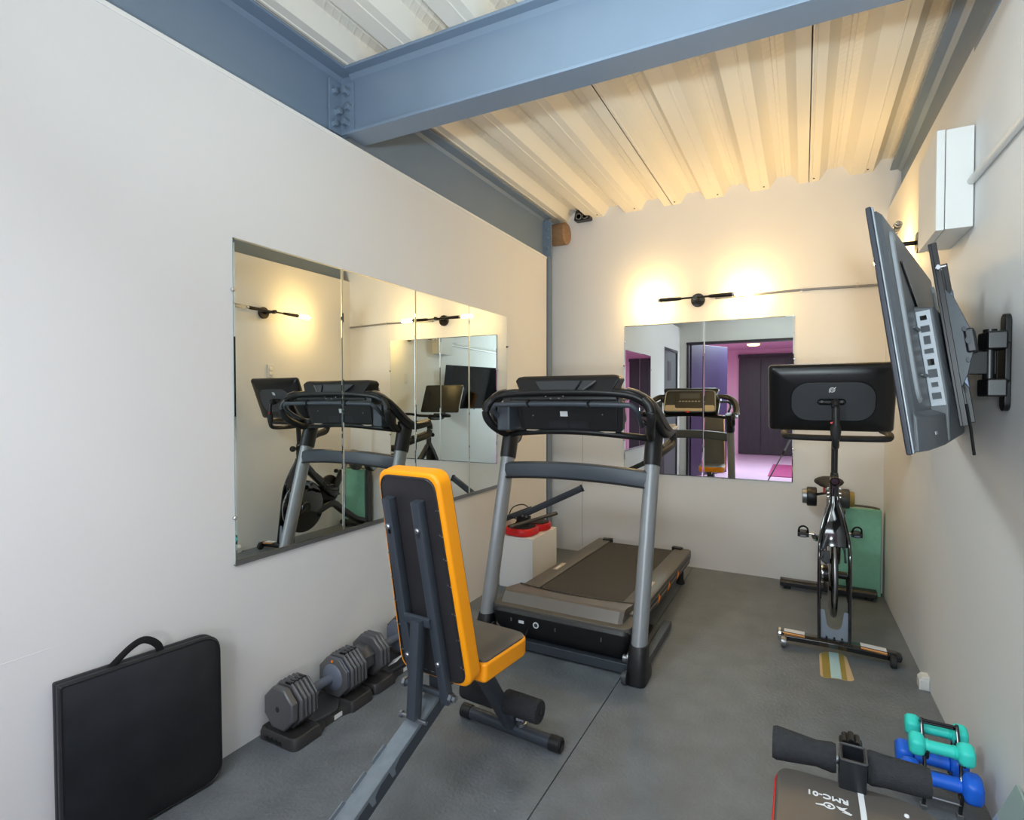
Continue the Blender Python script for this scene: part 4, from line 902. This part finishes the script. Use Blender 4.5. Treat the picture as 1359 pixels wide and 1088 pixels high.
# head post, knob, handlebar
hpst = obj('handlebar_post', MB().tube([(0, -.315, .77), (0, -.335, 1.13)], .016, 16, flat=1.5, up=(0, 1, 0)), M_black, bk_)
obj('post_collar', MB().loft([[(a, b_ + y, z) for a, b_ in rrect(w_, w_ * 1.3, .012, 4)] for z, w_, y in ((.765, .044, -.316), (.90, .042, -.322), (.925, .036, -.325))]), M_gloss, hpst, bevel=.004)
obj('adjust_knob', MB().lathe([(.012, -.34), (.012, -.375), (.022, -.38), (.026, -.39), (.026, -.405), (.021, -.412), (.017, -.404), (.004, -.404)], 'y', (0, 0, .885), 24), M_gloss, hpst)
obj('clamp_bolt', (lambda b: [b.lathe([(.006, s * .022), (.006, s * .032), (.003, s * .034)], 'x', (0, -.33, z), 8) for s in (-1, 1) for z in (.79, .81, .835)] and b)(MB()), M_chrome, hpst)
hb = smooth_path([(-.235, -.10, 1.145), (-.245, -.28, 1.14), (-.24, -.40, 1.125), (-.20, -.435, 1.118), (0, -.42, 1.115), (.20, -.435, 1.118), (.24, -.40, 1.125), (.245, -.28, 1.14), (.235, -.10, 1.145)], 6)
hbo = obj('handlebar', MB().tube(hb, .0165, 12), M_rubber, bk_)
obj('handlebar_bridge', MB().tube([(0, -.335, 1.12), (0, -.44, 1.115)], .018, 12), M_black, hbo)
# screen arm loops forward and up to the back of the screen
arm_p = smooth_path([(0, -.335, 1.085), (-.002, -.45, 1.08), (-.008, -.60, 1.085), (-.010, -.635, 1.12), (-.010, -.640, 1.20), (-.010, -.632, 1.29), (-.010, -.612, 1.312)], 6)
sa = obj('screen_arm', MB().tube(arm_p, .0165, 14), M_black, bk_)
obj('arm_sleeve', MB().tube([(-.010, -.635, 1.125), (-.010, -.636, 1.16), (-.010, -.636, 1.185), (-.010, -.636, 1.20)], [.019, .0235, .022, .018], 16), M_rubber, sa)
obj('red_button', MB().lathe([(.005, -.665), (.005, -.655)], 'y', (-.03, 0, 1.205), 10).cyl((-.03, -.655, 1.205), (-.012, -.64, 1.215), .003), M_red, sa)
FSN = frame((-.036, -.555, 1.328), (1, 0, 0), (0, -.36, .933), (0, -.933, -.36))     # z toward the camera (back of the screen)
sc_ = MB(FSN); o1 = rrect(.555, .362, .018, 5)
sc_.loft([[(u * k, v * k2, z) for u, v in o1] for k, k2, z in ((.985, .985, -.012), (1, 1, -.008), (1, 1, .004), (.985, .975, .014), (.93, .90, .025), (.80, .74, .033), (.55, .45, .037))])
so2 = obj('screen_housing', sc_, M_satin, bk_, ang=50)
obj('screen_glass', MB(FSN).prism(rrect(.545, .352, .014, 5), -.0135, -.011, 'z'), M_screen, so2)
obj('housing_edge', MB(FSN).tube([(u * 1.001, v * 1.001, -.002) for u, v in o1], .002, 6, closed=True), M_chrome, so2)
obj('back_panel', MB(FSN).prism(rrect(.365, .205, .08, 8, (.012, -.006)), .030, .0405, 'z'), M_darkgrey, so2, bevel=.002, label='matte grey rounded panel on the screen back')
obj('panel_seam', MB(FSN).tube([(u, v, .040) for u, v in rrect(.367, .207, .081, 8, (.012, -.006))], .0018, 6, closed=True), M_gloss, so2)
obj('arm_recess', MB(FSN).prism(rrect(.125, .034, .0165, 6, (.008, -.006)), .039, .0412, 'z'), M_screen, so2)
obj('arm_joint', MB(FSN).cyl((-.05, -.006, .044), (.066, -.006, .044), .010, 14).box((.024, -.012, .06), (.036, .03, .04)), M_black, so2, bevel=.004)
obj('joint_screw', MB(FSN).lathe([(.007, .0), (.007, .003)], 'z', (-.034, .001, .0535), 10).lathe([(.007, .0), (.007, .003)], 'z', (.052, .001, .0535), 10), M_chrome, so2)
lg = MB(FSN @ Matrix.Translation((.010, .058, .0412)) @ Matrix.Rotation(R(-10), 4, 'Z'))
arc = lambda r, a0, a1, n=22: [(r * math.cos(R(a0 + (a1 - a0) * i / n)), r * math.sin(R(a0 + (a1 - a0) * i / n)), 0) for i in range(n + 1)]
lg.tube(arc(.0115, -115, 190), .0018, 6); lg.tube(arc(.0058, -90, 230), .0017, 6)
lg.tube([(-.0115, -.002, 0), (-.0095, -.016, 0)], .0018, 6); lg.tube([(-.0058, -.003, 0), (-.006, -.0115, 0)], .0016, 6); lg.tube([(.008, .008, 0), (.013, .0165, 0)], .0018, 6)
obj('maker_emblem', lg, M_label, so2, label='small white round emblem')
obj('camera_notch', MB(FSN).lathe([(.005, .0), (.005, .004)], 'z', (.0, .135, .028), 10), M_gloss, so2)
# rear stabiliser
obj('rear_stabilizer', MB().loft([[(x, .5 + dy, .045 + dz) for dy, dz in ((-.04, -.025), (-.04, .004), (-.025, .018), (.03, .018), (.04, .004), (.04, -.025))] for x in (-.285, -.27, 0, .27, .285)]), M_black, bk_, bevel=.004)
obj('rear_top_reflection', MB().box((-.15, .49, .0645), (.23, .04, .003)), M_rail, bk_)  # tan reflection on the stabiliser top, painted as a thin strip
obj('rear_foot_pad', MB().lathe([(.022, 0), (.024, .02)], 'z', (-.24, .49, 0), 14).lathe([(.022, 0), (.024, .02)], 'z', (.24, .49, 0), 14), M_rubber, bk_)

# ================================================================== GREEN FOLDED MAT in the corner
gm = thing('exercise_mat', 'sea-green folded exercise mat standing upright in the right-hand corner', 'mat', (.335, 4.36, 0))
for k, (y0, y1) in enumerate(((-.038, -.014), (-.012, .012), (.014, .038))):
    obj('mat_fold', MB().prism(rrect(.262, y1 - y0, .008, 4, (0, (y0 + y1) / 2)), 0.002, .585 - .006 * k, 'z'), M_green, gm, bevel=.006)
obj('fold_edge', MB().tube(smooth_path([(-.12, -.03, .588), (-.08, .0, .594), (.0, .012, .595), (.08, .0, .592), (.122, -.02, .586)], 5), .007, 8), M_rail, gm)
obj('dark_sleeve', MB().prism(rrect(.04, .07, .012, 4, (-.158, -.003)), .002, .585, 'z'), M_darkgrey, gm, bevel=.004)

# ================================================================== HAND WEIGHTS ON RACK
rk = thing('dumbbell_rack', 'small black metal rack holding teal and blue hand weights by right wall', 'rack', (.40, 2.215, 0))
for x in (-.045, .048):
    sd = MB(); sec_ = rrect(.008, .010, .002, 2)
    sd.tube([(x, -.058, .012), (x, -.085, .085), (x, -.055, .17), (x, .0, .262)], 1, sec=sec_, up=(1, 0, 0))
    sd.tube([(x, .10, .012), (x, .075, .12), (x, .03, .235), (x, .0, .262)], 1, sec=sec_, up=(1, 0, 0))
    fr_ = obj('side_frame', sd, M_gloss, rk)
    for y, z in ((-.083, .196), (.032, .196), (-.06, .075), (.062, .075)):
        hk = smooth_path([(x, y - .028, z + .018), (x, y - .020, z - .006), (x, y, z - .014), (x, y + .020, z - .006), (x, y + .028, z + .018)], 4)
        obj('cradle_hook', MB().tube(hk, .0045, 8), M_black, fr_)
    for y in (-.058, .10): obj('foot_cap', MB().box((x, y, .007), (.018, .022, .014)), M_alu, fr_, bevel=.002)
obj('cross_rod', MB().cyl((-.045, .0, .258), (.048, .0, .258), .0045, 8).cyl((-.045, .01, .246), (.048, .01, .246), .0045, 8), M_gloss, rk)
obj('cross_rod', MB().cyl((-.045, -.072, .05), (.048, -.072, .05), .0045, 8).cyl((-.045, .09, .05), (.048, .09, .05), .0045, 8), M_alu, rk)
def hand_weight(label, c, m, L, rh, rg, group, hl=.042):
    t = thing('hand_weight', label, 'dumbbell', (c[0], c[1], c[2] - rh), 0, group)
    obj('grip', MB().lathe([(rg * 1.15, -L / 2 + .05), (rg, -L / 4), (rg * .96, 0), (rg, L / 4), (rg * 1.15, L / 2 - .05)], 'x', (0, 0, rh), 18), m, t)
    for s in (-1, 1):
        hx = [(rh * math.cos(PI / 6 + PI / 3 * i), rh * math.sin(PI / 6 + PI / 3 * i)) for i in range(6)]
        hx = rpoly(hx, rh * .22, 3)
        e0, e1 = s * (L / 2 - hl), s * L / 2
        obj('head', MB().loft([[(e0 + (e1 - e0) * f_, u * k, rh + v * k) for u, v in hx] for f_, k in ((0, .50), (.10, .80), (.28, .98), (.55, 1), (.82, .96), (1, .74))]), m, t, ang=55)
    return t
hand_weight('teal hand weight on the upper rack tier farther from the camera', (.398, 2.247, .217), M_teal, .166, .039, .0185, 'teal hand weights')
hand_weight('teal hand weight on the upper rack tier nearer the camera', (.392, 2.132, .217), M_teal, .164, .040, .0190, 'teal hand weights')
hand_weight('blue hand weight on the lower rack tier farther from the camera', (.392, 2.277, .100), M_blue, .195, .048, .0225, 'blue hand weights', .048)
hand_weight('blue hand weight on the lower rack tier nearer the camera', (.396, 2.150, .106), M_blue, .205, .053, .0225, 'blue hand weights', .052)

# ================================================================== SMALL THINGS
fpz = thing('floor_plate', 'small curved tan and pale blue plate lying in front of the bike', 'plate', (.15, 3.09, 0))
pts = [(-.055, -.15), (.062, -.118), (.062, .0), (.05, .17), (.0, .165), (-.06, .125)]
pts = [(-.059, .126), (-.03, .165), (.025, .175), (.05, .15), (.066, -.108), (.052, -.128), (.0, -.125), (-.045, -.148), (-.06, -.13)]
def band(u0, u1):
    out = []
    import itertools
    P_ = [Vector((a, b_)) for a, b_ in rpoly(pts, .02, 3)]
    def clip(poly, f_):
        o = []
        for i in range(len(poly)):
            a, b_ = poly[i - 1], poly[i]; fa, fb_ = f_(a), f_(b_)
            if (fa >= 0) != (fb_ >= 0): o.append(a + (b_ - a) * (fa / (fa - fb_)))
            if fb_ >= 0: o.append(b_)
        return o
    P_ = clip(P_, lambda p: p.x - u0); P_ = clip(P_, lambda p: u1 - p.x)
    return [(p.x, p.y) for p in P_]
pts = [(a * 1.12, b_) for a, b_ in pts]
obj('base', MB().prism(rpoly(pts, .02, 3), .0005, .004, 'z'), M_tan, fpz, bevel=.001, seg=1)
for u0, u1, m in ((-.056, -.022, M_olive), (-.022, .022, M_pale), (.022, .044, M_olive)): obj('printed_band', MB().prism(band(u0, u1), .004, .0046, 'z'), m, fpz)
ln = thing('printed_board', 'pale printed board with dark squares leaning on right wall, bottom corner', 'board', (.46, 1.85, 0))
Tp, Bp = Vector((.528, 1.965, .257)), Vector((.452, 2.02, .004))
eu = Vector((.012, -.5, -.10)).normalized(); ev = (Tp - Bp).normalized(); ew = eu.cross(ev).normalized()
if ew.x > 0: ew = -ew
FLn = Matrix.Translation((-.46, -1.85, 0)) @ frame(Bp, eu, ev, ew)
obj('card', MB(FLn).bb((0, 0, -.008), (.42, (Tp - Bp).length, 0)), M_paleboard, ln, bevel=.001, seg=1)
for u0, v0, u1, v1, m in ((.07, .03, .11, .15, M_navy), (.075, .15, .11, .20, M_gloss), (.12, .20, .15, .245, M_gloss), (.0, .06, .05, .15, M_lavend), (.12, .05, .18, .13, M_lavend), (.17, .17, .23, .24, M_olive), (.20, .03, .24, .12, M_gloss), (.28, .05, .36, .2, M_navy)):
    obj('printed_square', MB(FLn).bb((u0, v0, 0), (u1, v1, .0008)), m, ln)
# camera tripod behind the viewpoint, its legs show in the mirror
tr = thing('tripod', 'slim black camera tripod reflected in the back wall mirror', 'tripod', (0, -.06, 0))
obj('head', MB().lathe([(.03, 1.02), (.035, 1.06), (.02, 1.10), (.028, 1.16)], 'z', (0, 0, 0), 16), M_blackm, tr)
for ex_, ey_ in ((-.50, .02), (.28, .42), (.26, -.40)):
    l_ = obj('leg', MB().tube([(ex_ * .05, ey_ * .05, 1.04), (ex_ * .5, ey_ * .5, .54)], .013, 10).tube([(ex_ * .5, ey_ * .5, .54), (ex_, ey_, .014)], .009, 10), M_alu, tr)
    obj('leg_lock', MB().tube([(ex_ * .47, ey_ * .47, .57), (ex_ * .53, ey_ * .53, .51)], .017, 12), M_black, l_)
    obj('rubber_foot', MB().lathe([(.012, 0), (.012, .025)], 'z', (ex_, ey_, 0), 10), M_rubber, l_)
# lobby furnishing seen in the mirror
lp = thing('panel_door', 'big dark wooden sliding panel in the pink lobby, seen in mirror', 'door', (-.4, -5.36, 0))
for k in range(4): obj('board', MB().bb((-.98 + k * .49, -.03, .01), (-.495 + k * .49, .02, 2.32)), M_char, lp, bevel=.004)
obj('frame_rail', MB().bb((-1.0, -.035, 2.322), (1.0, .02, 2.40)), M_char, lp, bevel=.004)
rg = obj('rug', MB().prism(rrect(1.1, 1.9, .03, 3), 0, .012, 'z'), M_rug); rg.location = (.02, -2.4, -.004); tag(rg, 'magenta rug on the pale lobby floor, seen in the mirror', 'rug')
cl_ = thing('ceiling_lamp', 'warm round ceiling lamp in the pink lobby, seen in mirror', 'lamp', (-.94, -3.7, 2.52))
obj('base', MB().lathe([(.13, 0), (.13, -.03)], 'z', (0, 0, 0), 28), M_white, cl_); obj('diffuser', MB().lathe([(.125, -.03), (.12, -.055), (.08, -.07), (.01, -.074)], 'z', (0, 0, 0), 28), M_lobby, cl_)
